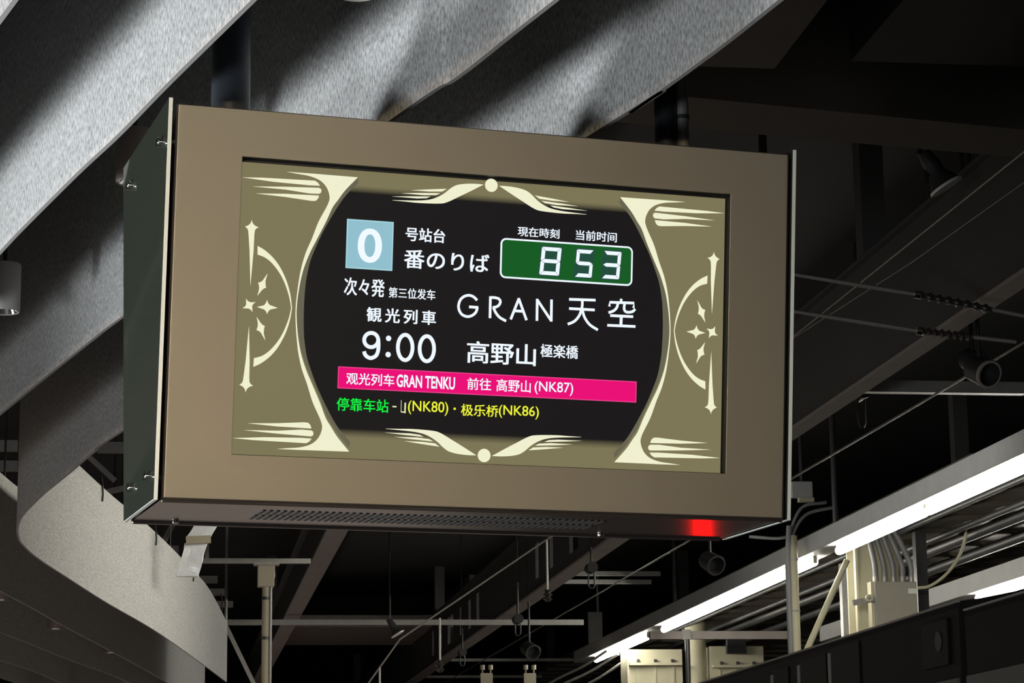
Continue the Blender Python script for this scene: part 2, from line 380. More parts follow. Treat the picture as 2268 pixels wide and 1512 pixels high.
def zq(pts, ox=500, oy=330, k=3.78): return PX([(x / k + ox, y / k + oy) for x, y in pts])
def smooth2(pts, k=6): return [(p.x, p.y) for p in spline([V((a, c, 0)) for a, c in pts], k)]
def mir(poly, mu, mv, vc=None): return [((2 * UC - u) if mu else u, (2 * (vc or VC) - v) if mv else v) for u, v in poly]
def ends_at_centre(poly): return [(u, max(v, VC)) for u, v in poly]

cu, cv = scr(1087.8, 410.4, NS); UC = cu; VC0 = VC; VC = (cv + scr(1075, 1008.5, NS)[1]) / 2
# ornament polygons, top-left quadrant
inner = smooth2(zq([(1105, 237), (1000, 345), (940, 425), (893, 490), (840, 605), (765, 750), (703, 870), (652, 1000), (622, 1120), (602, 1240), (593, 1330), (591, 1405)]))
outer = smooth2(zq([(583, 1405), (584, 1330), (592, 1240), (608, 1120), (630, 1000), (668, 870), (720, 750), (775, 610), (840, 490), (862, 440), (868, 405), (858, 355), (832, 305), (790, 265), (740, 240), (680, 222), (600, 208), (505, 190)]))
corner = [(u, max(v, VC0)) for u, v in zq([(700, 204)]) + inner + outer]
blackarc = smooth2(zq([(1130, 265), (1085, 310), (1040, 350), (980, 420), (920, 510), (860, 610), (800, 720), (750, 830), (710, 930), (685, 1030), (668, 1130), (656, 1280), (652, 1405)]))
blackarc = ends_at_centre(blackarc)
streaks = [zq([(135, 237), (300, 240), (745, 265), (770, 282), (788, 308), (700, 304), (400, 275)]), zq([(218, 313), (500, 316), (780, 325), (797, 335), (800, 352), (795, 367), (780, 375), (700, 372), (500, 340)]), zq([(248, 372), (500, 375), (780, 390), (775, 407), (765, 423), (750, 434), (720, 435), (500, 402)])]
spear = zq([(217, 592), (222, 615), (233, 632), (250, 645), (275, 655), (256, 664), (243, 680), (238, 720), (232, 850), (205, 1150), (198, 850), (190, 720), (186, 680), (178, 664), (160, 650), (185, 640), (200, 628), (211, 612)])
crescent = ends_at_centre(smooth2(zq([(265, 810), (330, 850), (400, 915), (460, 1000), (510, 1110), (540, 1220), (553, 1330), (555, 1405)])) + smooth2(zq([(548, 1405), (545, 1330), (530, 1240), (495, 1130), (450, 1040), (390, 960), (330, 910), (265, 883)])))
sparkle = zq([(350, 1040), (332, 1100), (332, 1135), (337, 1160), (318, 1167), (300, 1183), (262, 1230), (277, 1180), (278, 1150), (270, 1118), (288, 1114), (306, 1103)])
star_a = zq([(168, 1252), (185, 1273), (205, 1282), (250, 1282), (228, 1297), (220, 1315), (222, 1365), (207, 1344), (190, 1335), (138, 1332), (160, 1318), (170, 1300)])
star_b = zq([(345, 1262), (353, 1288), (368, 1306), (435, 1330), (372, 1343), (355, 1358), (345, 1383), (336, 1358), (318, 1342), (258, 1322), (318, 1308), (335, 1288)])
wing = smooth2(zq([(2155, 297), (2080, 291), (2000, 292), (1930, 303), (1880, 330), (1830, 370), (1770, 403), (1700, 424), (1600, 431), (1395, 428)]), 4) + smooth2(zq([(1395, 430), (1500, 440), (1620, 452), (1780, 457), (1850, 446), (1950, 400), (2050, 352), (2155, 299)]), 4)
feathers = [zq([(1385, 397), (1560, 396), (1715, 398), (1680, 412), (1600, 414), (1480, 404)]), zq([(1470, 370), (1620, 368), (1795, 370), (1760, 386), (1660, 387)]), zq([(1550, 345), (1700, 338), (1850, 333), (1810, 356), (1700, 356)])]


disc = [(cu + 0.0158 * math.cos(a * math.pi / 16), cv + 0.0158 * math.sin(a * math.pi / 16)) for a in range(32)]
black_poly = blackarc + mir(blackarc, False, True)[::-1]
black_poly = [(u, v) for u, v in black_poly]
barrel = black_poly + mir(black_poly, True, False)[::-1]
top_v = max(v for u, v in barrel); 
flat('dark_field', [barrel], display_mat('display_barrel', True), 1)
def band_poly(mu):
    a = [(u, v) for u, v in ends_at_centre(inner)]; c = blackarc[3:]
    h = a + c[::-1]; return [mir(h, mu, False), mir(h, mu, True)]
for mu in (False, True): flat('field_border', band_poly(mu), SC['band'], 2)
for mu in (False, True):
    for mv in (False, True):
        flat('corner_ornament', [mir(corner, mu, mv, VC0)] + [mir(p, mu, mv, VC0) for p in streaks], SC['cream'], 4)
        flat('wing_ornament', [mir(wing, mu, mv)] + [mir(p, mu, mv) for p in feathers], SC['cream'], 4)
    flat('star_ornament', [mir(p, mu, mv) for p in (spear, sparkle, crescent) for mv in (False, True)] + [mir(star_a, mu, False), mir(star_b, mu, False)], SC['cream'], 4)
for mv in (False, True): flat('disc_ornament', [mir(disc, False, mv)], SC['cream'], 4)

# ---- writing
def textmesh(body, offset=0.0, spacing=1.0):
    cu_ = bpy.data.curves.new('t', 'FONT'); cu_.body = body; cu_.size = 1.0; cu_.offset = offset; cu_.space_character = spacing; cu_.resolution_u = 6
    o = bpy.data.objects.new('t', cu_); C.objects.link(o)
    dg = bpy.context.evaluated_depsgraph_get(); me = bpy.data.meshes.new_from_object(o.evaluated_get(dg))
    bpy.data.objects.remove(o); bpy.data.curves.remove(cu_); return me
def text(name, body, tl, br, m, offset=0.012, spacing=1.0, lay=7, grow=0.0):
    me0 = textmesh(body, grow, spacing); me = bpy.data.meshes.new(name); bm = bmesh.new()
    for dx, dy in ((0, 0), (offset, offset * .6), (-offset, -offset * .6), (offset, -offset * .6), (-offset, offset * .6)):
        k = len(bm.verts); bm.from_mesh(me0); bm.verts.ensure_lookup_table()
        for q in bm.verts[k:]: q.co.x += dx; q.co.y += dy
    bm.to_mesh(me); bm.free(); bpy.data.meshes.remove(me0)
    xs = [v.co.x for v in me.vertices]; ys = [v.co.y for v in me.vertices]
    x0, x1, y0, y1 = min(xs), max(xs), min(ys), max(ys)
    (u0, v1), (u1, v0) = scr(*tl, NS), scr(*br, NS); org = wloc(sign)
    for v in me.vertices:
        v.co = face(u0 + (v.co.x - x0) / (x1 - x0) * (u1 - u0), v0 + (v.co.y - y0) / (y1 - y0) * (v1 - v0), NS + 0.0004 * lay) - org
    me.materials.clear(); me.materials.append(m)
    o = bpy.data.objects.new(name, me); C.objects.link(o); o.parent = screen; return o
def stroke(pts, w):       # ribbon polygon of a polyline on the screen
    P = [V(p) for p in pts]; l, r = [], []
    for i, p in enumerate(P):
        d = (P[min(i + 1, len(P) - 1)] - P[max(i - 1, 0)]).normalized(); n = V((-d.y, d.x)) * w / 2
        l.append(tuple(p + n)); r.append(tuple(p - n))
    return l + r[::-1]
def rrect(u0, v0, u1, v1, r, n=6):
    out = []
    for cx, cy, a0 in ((u1 - r, v1 - r, 0), (u0 + r, v1 - r, 90), (u0 + r, v0 + r, 180), (u1 - r, v0 + r, 270)):
        for k in range(n + 1): a = math.radians(a0 + 90 * k / n); out.append((cx + r * math.cos(a), cy + r * math.sin(a)))
    return out
def rect_px(tl, br, inset=0.0):
    (u0, v1), (u1, v0) = scr(*tl, NS), scr(*br, NS); return [(u0 + inset, v0 + inset), (u1 - inset, v0 + inset), (u1 - inset, v1 - inset), (u0 + inset, v1 - inset)]
flat('platform_tile_border', [rect_px((768.2, 484.4), (868.5, 600.1))], SC['tiledge'], 4)
flat('platform_tile', [rect_px((768.2, 484.4), (868.5, 600.1), 0.003)], SC['tile'], 5)
text('platform_number', '0', (792.8, 504.3), (844.2, 583.9), SC['white'], 0.004, grow=0.012)
text('platform_lettering', '号站台', (897.9, 502.4), (985, 539), SC['white'], 0.022)
text('platform_lettering', '番のりば', (894.7, 551.5), (1082.2, 605.4), SC['white'], 0.016, 1.04)
text('departure_order_lettering', '次々発', (762, 613.5), (850.7, 658.7), SC['white'], 0.018)
text('departure_order_lettering', '第三位发车', (860.4, 635.5), (963.4, 665), SC['white'], 0.016)
text('train_type_lettering', '観光列車', (811.8, 679.5), (964.6, 720.5), SC['white'], 0.022, 1.38)
z5 = lambda x, y: (x / 4.319 + 740, y / 4.319 + 470)
def ringband(pts, w, closed=False):
    q = [V(p) for p in pts]; n = len(q); out = []; L, R = [], []
    for i in range(n):
        d = (q[(i + 1) % n if closed else min(i + 1, n - 1)] - q[(i - 1) % n if closed else max(i - 1, 0)]).normalized(); nn = V((-d.y, d.x)) * w / 2
        L.append(q[i] + nn); R.append(q[i] - nn)
    for i in range(n if closed else n - 1):
        j = (i + 1) % n; out.append([tuple(L[i]), tuple(L[j]), tuple(R[j]), tuple(R[i])])
    return out
def oval(cx, cy, rx, ry, n=40): return PX([z5(cx + rx * math.cos(2 * math.pi * k / n), cy + ry * math.sin(2 * math.pi * k / n)) for k in range(n)])
TW = 0.0090
flat('departure_time_lettering', ringband(oval(352, 1222, 67, 68), TW, True) + ringband(smooth2(PX([z5(x, y) for x, y in ((420, 1216), (422, 1280), (415, 1335), (395, 1374), (352, 1394), (315, 1383), (292, 1358), (284, 1330))]), 5), TW), SC['white'], 7)
flat('departure_time_lettering', ringband(oval(677, 1293, 70, 121), TW, True), SC['white'], 7)
flat('departure_time_lettering', ringband(oval(884, 1305, 69, 120), TW, True), SC['white'], 7)
cds = []
for x, y in ((518, 1206), (514, 1361)):
    u, v = scr(*z5(x, y), NS); cds.append([(u + 0.0064 * math.cos(a * math.pi / 12), v + 0.0064 * math.sin(a * math.pi / 12)) for a in range(24)])
for cd in cds: flat('time_colon_dot', [cd], SC['white'], 7)
text('clock_lettering', '現在時刻', (1146.2, 501.3), (1238.1, 529.1), SC['white'], 0.016)
text('clock_lettering', '当前时间', (1274.7, 508.9), (1365, 537.4), SC['white'], 0.016)
(cu0, cv1), (cu1, cv0) = scr(1108.5, 526.3, NS), scr(1399.7, 633.9, NS)
flat('clock_frame', [rrect(cu0, cv0, cu1, cv1, 0.014)], SC['white'], 4)
flat('clock_panel', [rrect(cu0 + 0.0042, cv0 + 0.0042, cu1 - 0.0042, cv1 - 0.0042, 0.010)], SC['green'], 5)
def seven(tl, br, segs):
    (u0, v1), (u1, v0) = scr(*tl, NS), scr(*br, NS); sl = 0.10
    w, h = 1 - sl, 1.0; th = 0.20; tv = 0.135; g = 0.012
    def q(pts): return [(u0 + (x * w + sl * y) * (u1 - u0), v0 + y * (v1 - v0)) for x, y in pts]
    S = {'a': [(g + .02, 1), (1 - g - .02, 1), (1 - th, 1 - tv), (th, 1 - tv)], 'd': [(g + .02, 0), (1 - g - .02, 0), (1 - th, tv), (th, tv)],
         'g': [(g * 2, .5), (th, .5 + tv / 2), (1 - th, .5 + tv / 2), (1 - g * 2, .5), (1 - th, .5 - tv / 2), (th, .5 - tv / 2)],
         'f': [(0, .97), (0, .5 + .04), (0.03, .5 + g), (th - .01, .5 + tv / 2 + g), (th - .01, 1 - tv - g), (.03, 1 - g)],
         'b': [(1, .97), (1, .54), (.97, .5 + g), (1 - th + .01, .5 + tv / 2 + g), (1 - th + .01, 1 - tv - g), (.97, 1 - g)],
         'e': [(0, .03), (0, .46), (.03, .5 - g), (th - .01, .5 - tv / 2 - g), (th - .01, tv + g), (.03, g)],
         'c': [(1, .03), (1, .46), (.97, .5 - g), (1 - th + .01, .5 - tv / 2 - g), (1 - th + .01, tv + g), (.97, g)]}
    flat('clock_digit', [q(S[k]) for k in segs], SC['white'], 7)
    gh = [(-.06, -.06), (1.06, -.06), (1.06, 1.06), (-.06, 1.06)]
    flat('clock_digit_shade', [q(gh)], SC['ghost'], 6)
seven((1195, 546), (1241.8, 611), 'abcdefg'); seven((1273, 551.7), (1313.5, 615.5), 'acdfg'); seven((1332.5, 555.2), (1374.5, 619), 'abcdg')
z6 = lambda pts: PX([(x / 4.3205 + 990, y / 4.3205 + 480) for x, y in pts])
SW = 0.0064
G = [(285, 800), (262, 775), (232, 757), (196, 752), (155, 766), (124, 797), (108, 845), (112, 890), (135, 930), (168, 950), (205, 955), (245, 940), (275, 910), (288, 866), (210, 862)]
gl = smooth2(z6(G[:-1]), 4) ; flat('train_name_lettering', [stroke(gl, SW), stroke(z6([(296, 868), (208, 862)]), SW)], SC['white'], 7)
rl = [stroke(z6([(412, 762), (408, 970)]), SW), stroke(z6([(412, 772), (460, 774)]), SW), stroke(smooth2(z6([(455, 774), (490, 784), (507, 808), (498, 840), (470, 862), (435, 868)]), 4), SW), stroke(smooth2(z6([(440, 866), (462, 915), (500, 962), (562, 998)]), 4), SW)]
flat('train_name_lettering', rl, SC['white'], 7)
flat('train_name_lettering', [stroke(z6([(606, 982), (686, 780)]), SW), stroke(z6([(682, 780), (758, 990)]), SW), stroke(z6([(642, 900), (728, 905)]), SW)], SC['white'], 7)
flat('train_name_lettering', [stroke(z6([(860, 785), (857, 996)]), SW), stroke(z6([(864, 800), (992, 992)]), SW), stroke(z6([(997, 792), (994, 1003)]), SW)], SC['white'], 7)
flat('train_name_lettering', [stroke(z6([(1165, 790), (1418, 798)]), SW), stroke(z6([(1165, 878), (1410, 892)]), SW), stroke(smooth2(z6([(1292, 795), (1288, 868), (1262, 945), (1215, 1000), (1152, 1028)]), 4), SW), stroke(smooth2(z6([(1290, 882), (1312, 960), (1362, 1032), (1440, 1083)]), 4), SW)], SC['white'], 7)
flat('train_name_lettering', [stroke(z6([(1663, 785), (1662, 825)]), SW), stroke(z6([(1550, 858), (1556, 818), (1785, 826), (1780, 872)]), SW), stroke(smooth2(z6([(1632, 830), (1620, 870), (1590, 900), (1542, 918)]), 4), SW), stroke(smooth2(z6([(1695, 832), (1692, 885), (1715, 912), (1770, 908), (1797, 882)]), 4), SW), stroke(z6([(1558, 945), (1778, 956)]), SW), stroke(z6([(1664, 952), (1660, 1045)]), SW * 1.15), stroke(z6([(1530, 1038), (1800, 1050)]), SW)], SC['white'], 7)
text('destination_lettering', '高野山', (1034, 754.3), (1185.6, 811), SC['white'], 0.018)
text('destination_lettering', '極楽橋', (1196.7, 761.2), (1279.3, 795.2), SC['white'], 0.016)
flat('route_banner_border', [rect_px((748.5, 811), (1408.7, 891.4))], SC['pinkedge'], 4)
flat('route_banner', [rect_px((748.5, 811), (1408.7, 891.4), 0.0022)], SC['pink'], 5)
text('route_lettering', '观光列车', (766.7, 824.2), (872.5, 856), SC['white'], 0.014)
text('route_lettering', 'GRAN TENKU', (878.3, 828.7), (1006.6, 863), SC['white'], 0.004, grow=0.022)
text('route_lettering', '前往', (1034.4, 836), (1087, 865), SC['white'], 0.014)
text('route_lettering', '高野山', (1099, 838.7), (1174.3, 870), SC['white'], 0.014)
text('route_lettering', '(NK87)', (1183.6, 843.5), (1268.3, 877), SC['white'], 0.008)
text('stops_heading_lettering', '停靠车站', (745.5, 879.7), (859.8, 914), SC['lime'], 0.012)
flat('stops_dash', [stroke(PX([(868.5, 900), (877.5, 900.6)]), 0.003)], SC['pale'], 7)
flat('stops_cut_character', [stroke(PX([(888, 886), (887.5, 913)]), 0.0012), stroke(PX([(887, 911.5), (898, 913.5)]), 0.0026), stroke(PX([(897, 891.5), (896, 914.5)]), 0.0034)], SC['pale'], 7)
text('stops_lettering', '(NK80)', (903.4, 886.3), (991.5, 921), SC['yellow'], 0.006)
u, v = scr(1006.3, 905, NS); flat('stops_dot', [[(u + 0.003 * math.cos(a * math.pi / 8), v + 0.003 * math.sin(a * math.pi / 8)) for a in range(16)]], SC['yellow'], 7)
text('stops_lettering', '极乐桥', (1020.6, 893.8), (1102.5, 924), SC['yellow'], 0.012)
text('stops_lettering', '(NK86)', (1104.5, 896.0), (1192.3, 929), SC['yellow'], 0.006)

# red signal lamp seen mirrored in the underside of the cabinet: place it on the mirrored sight line
rp = onZ(1556, 1170, Z0 - 0.001); rd = (rp - CAM).normalized(); rd.z = -rd.z
plo.location = rp + rd * 4.0
plo.rotation_euler = (-rd).to_track_quat('-Z', 'Y').to_euler()

# ------------------------------------------------------------------ felt baffles
ZB, ZT, TH = 3.48, 4.27, 0.012
def ribbon(plan, parent, name='felt_panel', taper=0.0):
    n = len(plan); vs = []; uvs = []; L = 0.0; fs = []
    nor = []
    for i in range(n):
        d = (plan[min(i + 1, n - 1)] - plan[max(i - 1, 0)]); d.z = 0; d.normalize(); nor.append(V((d.y, -d.x, 0)) * TH / 2)
    arc = [0.0]
    for i in range(1, n): arc.append(arc[-1] + (plan[i] - plan[i - 1]).length)
    org = wloc(parent)
    for i in range(n):
        k = max(0.0, 1 - (arc[-1] - arc[i]) / 2.6) if taper else 0.0
        zt = ZT - taper * k ** 1.5
        for s, z in ((1, ZB), (1, zt), (-1, zt), (-1, ZB)):
            p = plan[i] + nor[i] * s; vs.append((p.x - org.x, p.y - org.y, z - org.z)); uvs.append((arc[i], z))
    mi = []
    for i in range(n - 1):
        for k in range(4):
            fs.append((i * 4 + k, i * 4 + (k + 1) % 4, (i + 1) * 4 + (k + 1) % 4, (i + 1) * 4 + k)); mi.append(1 if k in (1, 3) else 0)
    fs += [(0, 1, 2, 3), tuple((n - 1) * 4 + k for k in (3, 2, 1, 0))]; mi += [1, 1]
    me = bpy.data.meshes.new(name); me.from_pydata(vs, [], fs)
    uvl = me.uv_layers.new(name='UVMap')
    for p in me.polygons:
        p.material_index = mi[p.index]; p.use_smooth = mi[p.index] == 0
        for li in p.loop_indices: uvl.data[li].uv = uvs[me.loops[li].vertex_index]
    bm = bmesh.new(); bm.from_mesh(me); bmesh.ops.recalc_face_normals(bm, faces=bm.faces); bm.to_mesh(me); bm.free()
    try: me.set_sharp_from_angle(angle=math.radians(50))
    except Exception: pass
    me.materials.append(M['felt']); me.materials.append(M['felt_edge'])
    o = bpy.data.objects.new(name, me); C.objects.link(o); o.parent = parent; return o
BAFFLES = []
def baffle(pxs, label, k=10, pre=None, post=None, rods=4, plan=None, taper=0.0):
    pts = [onZ(x, y, ZB) for x, y in pxs]
    if pre: d = (pts[0] - pts[1]).normalized(); pts = [pts[0] + d * pre * i / 4 for i in (4, 3, 2, 1)] + pts
    if post: d = (pts[-1] - pts[-2]).normalized(); pts = pts + [e for e in (pts[-1] + d * post * i / 10 for i in range(1, 11)) if proj(e)[0] < 435]
    plan = plan or [V((p.x, p.y, 0)) for p in spline(pts, k)]
    mid = plan[len(plan) // 2]
    t = thing('felt_ceiling_baffle', (mid.x, mid.y, ZB), label, 'ceiling baffle', 'wavy felt baffles hung from the ceiling')
    ribbon(plan, t, taper=taper)
    for j in range(rods):
        p = plan[int((j + 0.5) / rods * (len(plan) - 1))]
        b = MB(); b.tube([(p.x, p.y, ZT - 0.05), (p.x, p.y, CEIL)], 0.004, 8); b.build('hanging_rod', M['black'], t)
    BAFFLES.append(plan); return t
baffle([(563, 0), (374, 186), (263, 300), (169, 388), (47, 510), (0, 560)], 'large grey felt baffle filling the upper left of the photo', pre=2.0, post=5.0)
q0 = onZ(33, 0, ZB); near = min(BAFFLES[0], key=lambda p: abs(st(p)[1] - st(q0)[1])); dS = st(q0)[0] - st(near)[0]
baffle([], 'felt baffle of which only a sliver shows in the top left corner', plan=[p + SD * dS for p in BAFFLES[0]])
baffle([(1233, 0), (1138.6, 74), (1010, 175), (868.7, 266.5), (277, 698), (206, 752), (137.5, 806.7), (69, 862), (0, 918)], 'grey felt baffle passing behind the display, second from the left', pre=2.0, post=4.0)
baffle([(1730, 0), (1584, 115), (1400, 247), (1310, 300), (277, 951), (210, 1000), (152, 1049), (98, 1093), (68, 1122), (47, 1146), (39, 1169), (41, 1190), (51, 1207), (85, 1237), (152, 1281), (237, 1335), (339, 1394), (423, 1452), (501, 1510)], 'felt baffle folded back in a tight bend, pale inner side at lower left', pre=2.0, rods=7, taper=0.17)
for cx, cy in ((208, 1095), (322, 1200), (413, 1275), (485, 1330)):
    q = min(BAFFLES[-1], key=lambda p: (proj(V((p.x, p.y, ZT)))[0] - cx) ** 2 + (proj(V((p.x, p.y, ZT)))[1] - cy) ** 2)
    b = MB(); e = SD * 0.012 - TD * 0.02; zt = CAM.z + onZ(cx, cy, ZT).z - CAM.z
    b.tube([q + e + V((0, 0, ZT - 0.11)), q + e * 1.3 + V((0, 0, ZT - 0.06)), q + e + V((0, 0, ZT)), q + V((0, 0, ZT + 0.07))], 0.007, 8); b.build('hanging_clip', M['black'], bpy.data.objects['felt_ceiling_baffle.003'])
baffle([(-90, 1215), (-60, 1265), (0, 1308), (68, 1345), (135, 1383), (218, 1427), (305, 1474), (372, 1512), (452, 1556)], 'dark felt baffle directly below the folded pale one', rods=3)
baffle([(-60, 1372), (0, 1400), (68, 1426), (135, 1454), (237, 1491), (288, 1512), (380, 1552)], 'dark felt baffle second below the folded pale one', rods=3, post=7.0)
baffle([(-60, 1441), (0, 1462), (68, 1484), (135, 1512), (220, 1548)], 'dark felt baffle third below the folded pale one', rods=2, post=9.0)
baffle([(-60, 1481), (0, 1501), (35, 1512), (120, 1538)], 'lowest dark felt baffle in the bottom left corner', rods=2, post=9.0)
# light wood panel at the far left
p = onZ(0, 1500, 3.48); s_, t_, _ = st(p)
b = MB(); b.box((s_ - 4.0, t_ + 1.5, 0.0), (s_ + 0.9, t_ + 1.6, 3.4), W); tag(b.build('wall_panel', M['warmwall']), 'pale lit wood panel just visible in the bottom left corner', 'panel')
# downlights
def downlight(px, py, dep, dia, h, label, dark=False, lens=True):
    d = ray(px, py); c = CAM + d * dep
    t = thing('downlight', c, label, 'downlight', 'cylinder downlights between the baffles')
    r = dia / 2
    b = MB(); b.lathe([(r * 0.86, 0.03), (r * 0.86, 0.0), (r * 0.95, -0.002), (r, 0.004), (r, h), (r * 0.96, h + 0.004), (0, h + 0.004)], c, n=40)
    b.build('lamp_can', M['canbrown'] if dark else M['can'], t, smooth=True)
    b = MB(); b.lathe([(r * 0.85, 0.001), (r * 0.6, 0.03), (r * 0.45, 0.05)], c, n=32); b.build('reflector', M['chrome'], t, smooth=True)
    b = MB(); b.lathe([(r * 0.46, 0.05), (r * 0.3, 0.047), (0.0005, 0.045)], c, n=24); b.build('lens', M['lens'], t, smooth=True)
    b = MB(); b.tube([c + V((0, 0, h)), (c.x, c.y, CEIL)], 0.008, 10); b.build('stem', M['black'], t)
    return t
downlight(8, 690, 8.5, 0.112, 0.165, 'pale grey cylinder downlight at the left edge under the big baffle')
downlight(296, 404, 6.95, 0.102, 0.150, 'brown cylinder downlight beside the top of the glass side of the display', dark=True)
downlight(790, -14, 5.35, 0.098, 0.15, 'downlight rim cut off by the top edge of the photo')
for x, y, lb in ((2, 1328, 'dark downlight rim at the left edge below the folded baffle'), (124, 1392, 'dark downlight hanging at the edge of the first baffle below the fold'), (246, 1445, 'dark downlight at the edge of the second baffle below the fold'), (315, 1503, 'small round downlight at the bottom edge under the folded baffle')):
    downlight(x, y, 1.78 * FPX / (1850 - y), 0.15, 0.3, lb, dark=True)

# ------------------------------------------------------------------ roof steelwork
ZF = 4.7
def s_of(px, py, z=ZF): return st(onZ(px, py, z))[0]
def t_of(px, py, z=ZF): return st(onZ(px, py, z))[1]
def ibeam(name, s0, s1, t0, t1, z, h, label, holes=None, m='beam'):
    t = thing(name, W((s0 + s1) / 2, (t0 + t1) / 2, z), label, 'roof beam', 'steel roof beams')
    b = MB(); b.box((s0, t0, z), (s1, t1, z + 0.025), W); b.build('bottom_flange', M[m], t)
    sm = (s0 + s1) / 2; b = MB()
    zb0, zt0 = z + 0.025, z + h
    if holes:
        lo, hi = z + 0.025 + h * 0.22, z + h * 0.78; prev = t0
        b.box((sm - 0.02, t0, zb0), (sm + 0.02, t1, lo), W); b.box((sm - 0.02, t0, hi), (sm + 0.02, t1, zt0), W)
        for a, c in sorted(holes):
            b.box((sm - 0.02, prev, lo), (sm + 0.02, a, hi), W); prev = c
        b.box((sm - 0.02, prev, lo), (sm + 0.02, t1, hi), W)
    else: b.box((sm - 0.02, t0, zb0), (sm + 0.02, t1, zt0), W)
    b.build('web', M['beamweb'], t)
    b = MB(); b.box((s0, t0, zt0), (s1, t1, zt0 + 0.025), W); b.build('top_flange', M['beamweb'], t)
    b = MB()
    for tt in (t0 + 1.0, (t0 + t1) / 2, t1 - 1.0): b.box((sm - 0.08, tt - 0.08, zt0 + 0.02), (sm + 0.08, tt + 0.08, CEIL), W)
    b.build('stub_post', M['beamweb'], t)
    return t
holes = [(41.2, 41.5), (40.0, 40.3), (38.3, 39.1), (37.1, 37.4), (36.0, 36.3), (35.0, 35.3), (29.1, 29.4), (28.0, 28.25), (26.2, 26.8), (24.6, 24.85)]
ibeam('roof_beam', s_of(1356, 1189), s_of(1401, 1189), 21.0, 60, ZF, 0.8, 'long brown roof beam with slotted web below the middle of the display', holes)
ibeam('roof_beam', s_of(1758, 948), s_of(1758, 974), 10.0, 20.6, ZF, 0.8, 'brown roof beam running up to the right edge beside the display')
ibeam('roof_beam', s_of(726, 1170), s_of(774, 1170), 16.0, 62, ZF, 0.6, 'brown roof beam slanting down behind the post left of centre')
# wide beams top right
zc = 5.3
sC1, tC = st(onZ(1660, 215, zc))[:2]
sC2 = st(onZ(1840, 0, zc))[0]
b = MB(); b.box((sC1 - 1.0, 3.0, zc), ((sC1 + sC2) / 2, tC - 0.45, CEIL), W); tag(b.build('roof_girder', M['girder']), 'broad dark girder running up to the top edge right of the baffles', 'girder')
g4 = [onZ(1250, 188, zc), onZ(2420, 302, zc), onZ(2420, 363, zc), onZ(1250, 260, zc)]
b = MB(); b.hexa(g4 + [V((p.x, p.y, CEIL)) for p in g4]); tag(b.build('cross_girder', M['girder']), 'dark girder crossing above the right end of the display', 'girder')
b = MB(); b.box((sC2 + 0.4, 8.5, zc + 0.1), (sC2 + 4.5, tC - 0.3, CEIL - 0.01), W); tag(b.build('roof_panel', M['black']), 'black roof panel in the upper right corner', 'roof panel')
# brown cross beam and thin bars below the display
def crossbar(x0, x1, y, z, th, name, label, m='steel', group=None):
    p = onZ((x0 + x1) / 2, y, z); t = st(p)[1]
    a, c = st(onT(x0, y, t))[0], st(onT(x1, y, t))[0]
    b = MB(); b.box((a, t - th / 2, z - th / 2), (c, t + th / 2, z + th / 2), W); o = tag(b.build(name, M[m]), label, 'bar', group)
    return t, a, c, o
ta, tb = t_of(750, 1428, 5.4), t_of(750, 1388, 5.4)
b = MB(); b.box((1.9, min(ta, tb), 5.4), (5.2, max(ta, tb), 5.6), W)
b.box((2.0, min(ta, tb) + .1, 5.6), (2.1, max(ta, tb) - .1, CEIL), W); b.box((5.0, min(ta, tb) + .1, 5.6), (5.1, max(ta, tb) - .1, CEIL), W)
tag(b.build('cross_beam', M['beam']), 'broad brown cross beam behind the long pale bar', 'roof beam')
tb1 = crossbar(470, 1292, 1378, 4.6, 0.07, 'roof_bar', 'long pale horizontal bar below the display, left of the tube lamps')
crossbar(1272, 1462, 1270, 5.3, 0.06, 'roof_bar', 'short upper pale bar under the right half of the display', group='pale roof bars')
crossbar(1246, 1442, 1288, 5.2, 0.055, 'roof_bar', 'short pale bar just below another near the tube lamp hanger', group='pale roof bars')
crossbar(998, 1275, 1461, 5.0, 0.05, 'roof_bar', 'thin pale bar low in the middle left of the lowest tube lamp', group='pale roof bars')
crossbar(905, 1200, 1498, 5.0, 0.05, 'roof_bar', 'lowest thin pale bar at the bottom edge in the middle', group='pale roof bars')
crossbar(1830, 2268, 858, 4.95, 0.085, 'roof_bar', 'dim bar running to the right edge under the round horn speakers')
# slats in the left
for x, y, w_, lb in ((40, 985, 500, 'upper grey slat at the left edge above the bend'), (40, 1030, 500, 'lower grey slat at the left edge above the bend'), (228, 1086, 160, 'short slat just right of the pale baffle top corner'), (276, 991, 60, 'slat showing left of the glass side above the pale baffle'), (398, 1128, 140, 'slat showing beside the lower glass side of the display'), (396, 1217, 150, 'slat left of the foil wrapped duct'), (482, 1283, 130, 'upper of three slat ends right of the pale baffle'), (502, 1311, 110, 'middle of three slat ends right of the pale baffle'), (516, 1338, 100, 'lowest of three slat ends right of the pale baffle')):
    crossbar(x - w_, x, y, 5.6, 0.10, 'ceiling_slat', lb, 'steel', 'grey slats under the left roof')
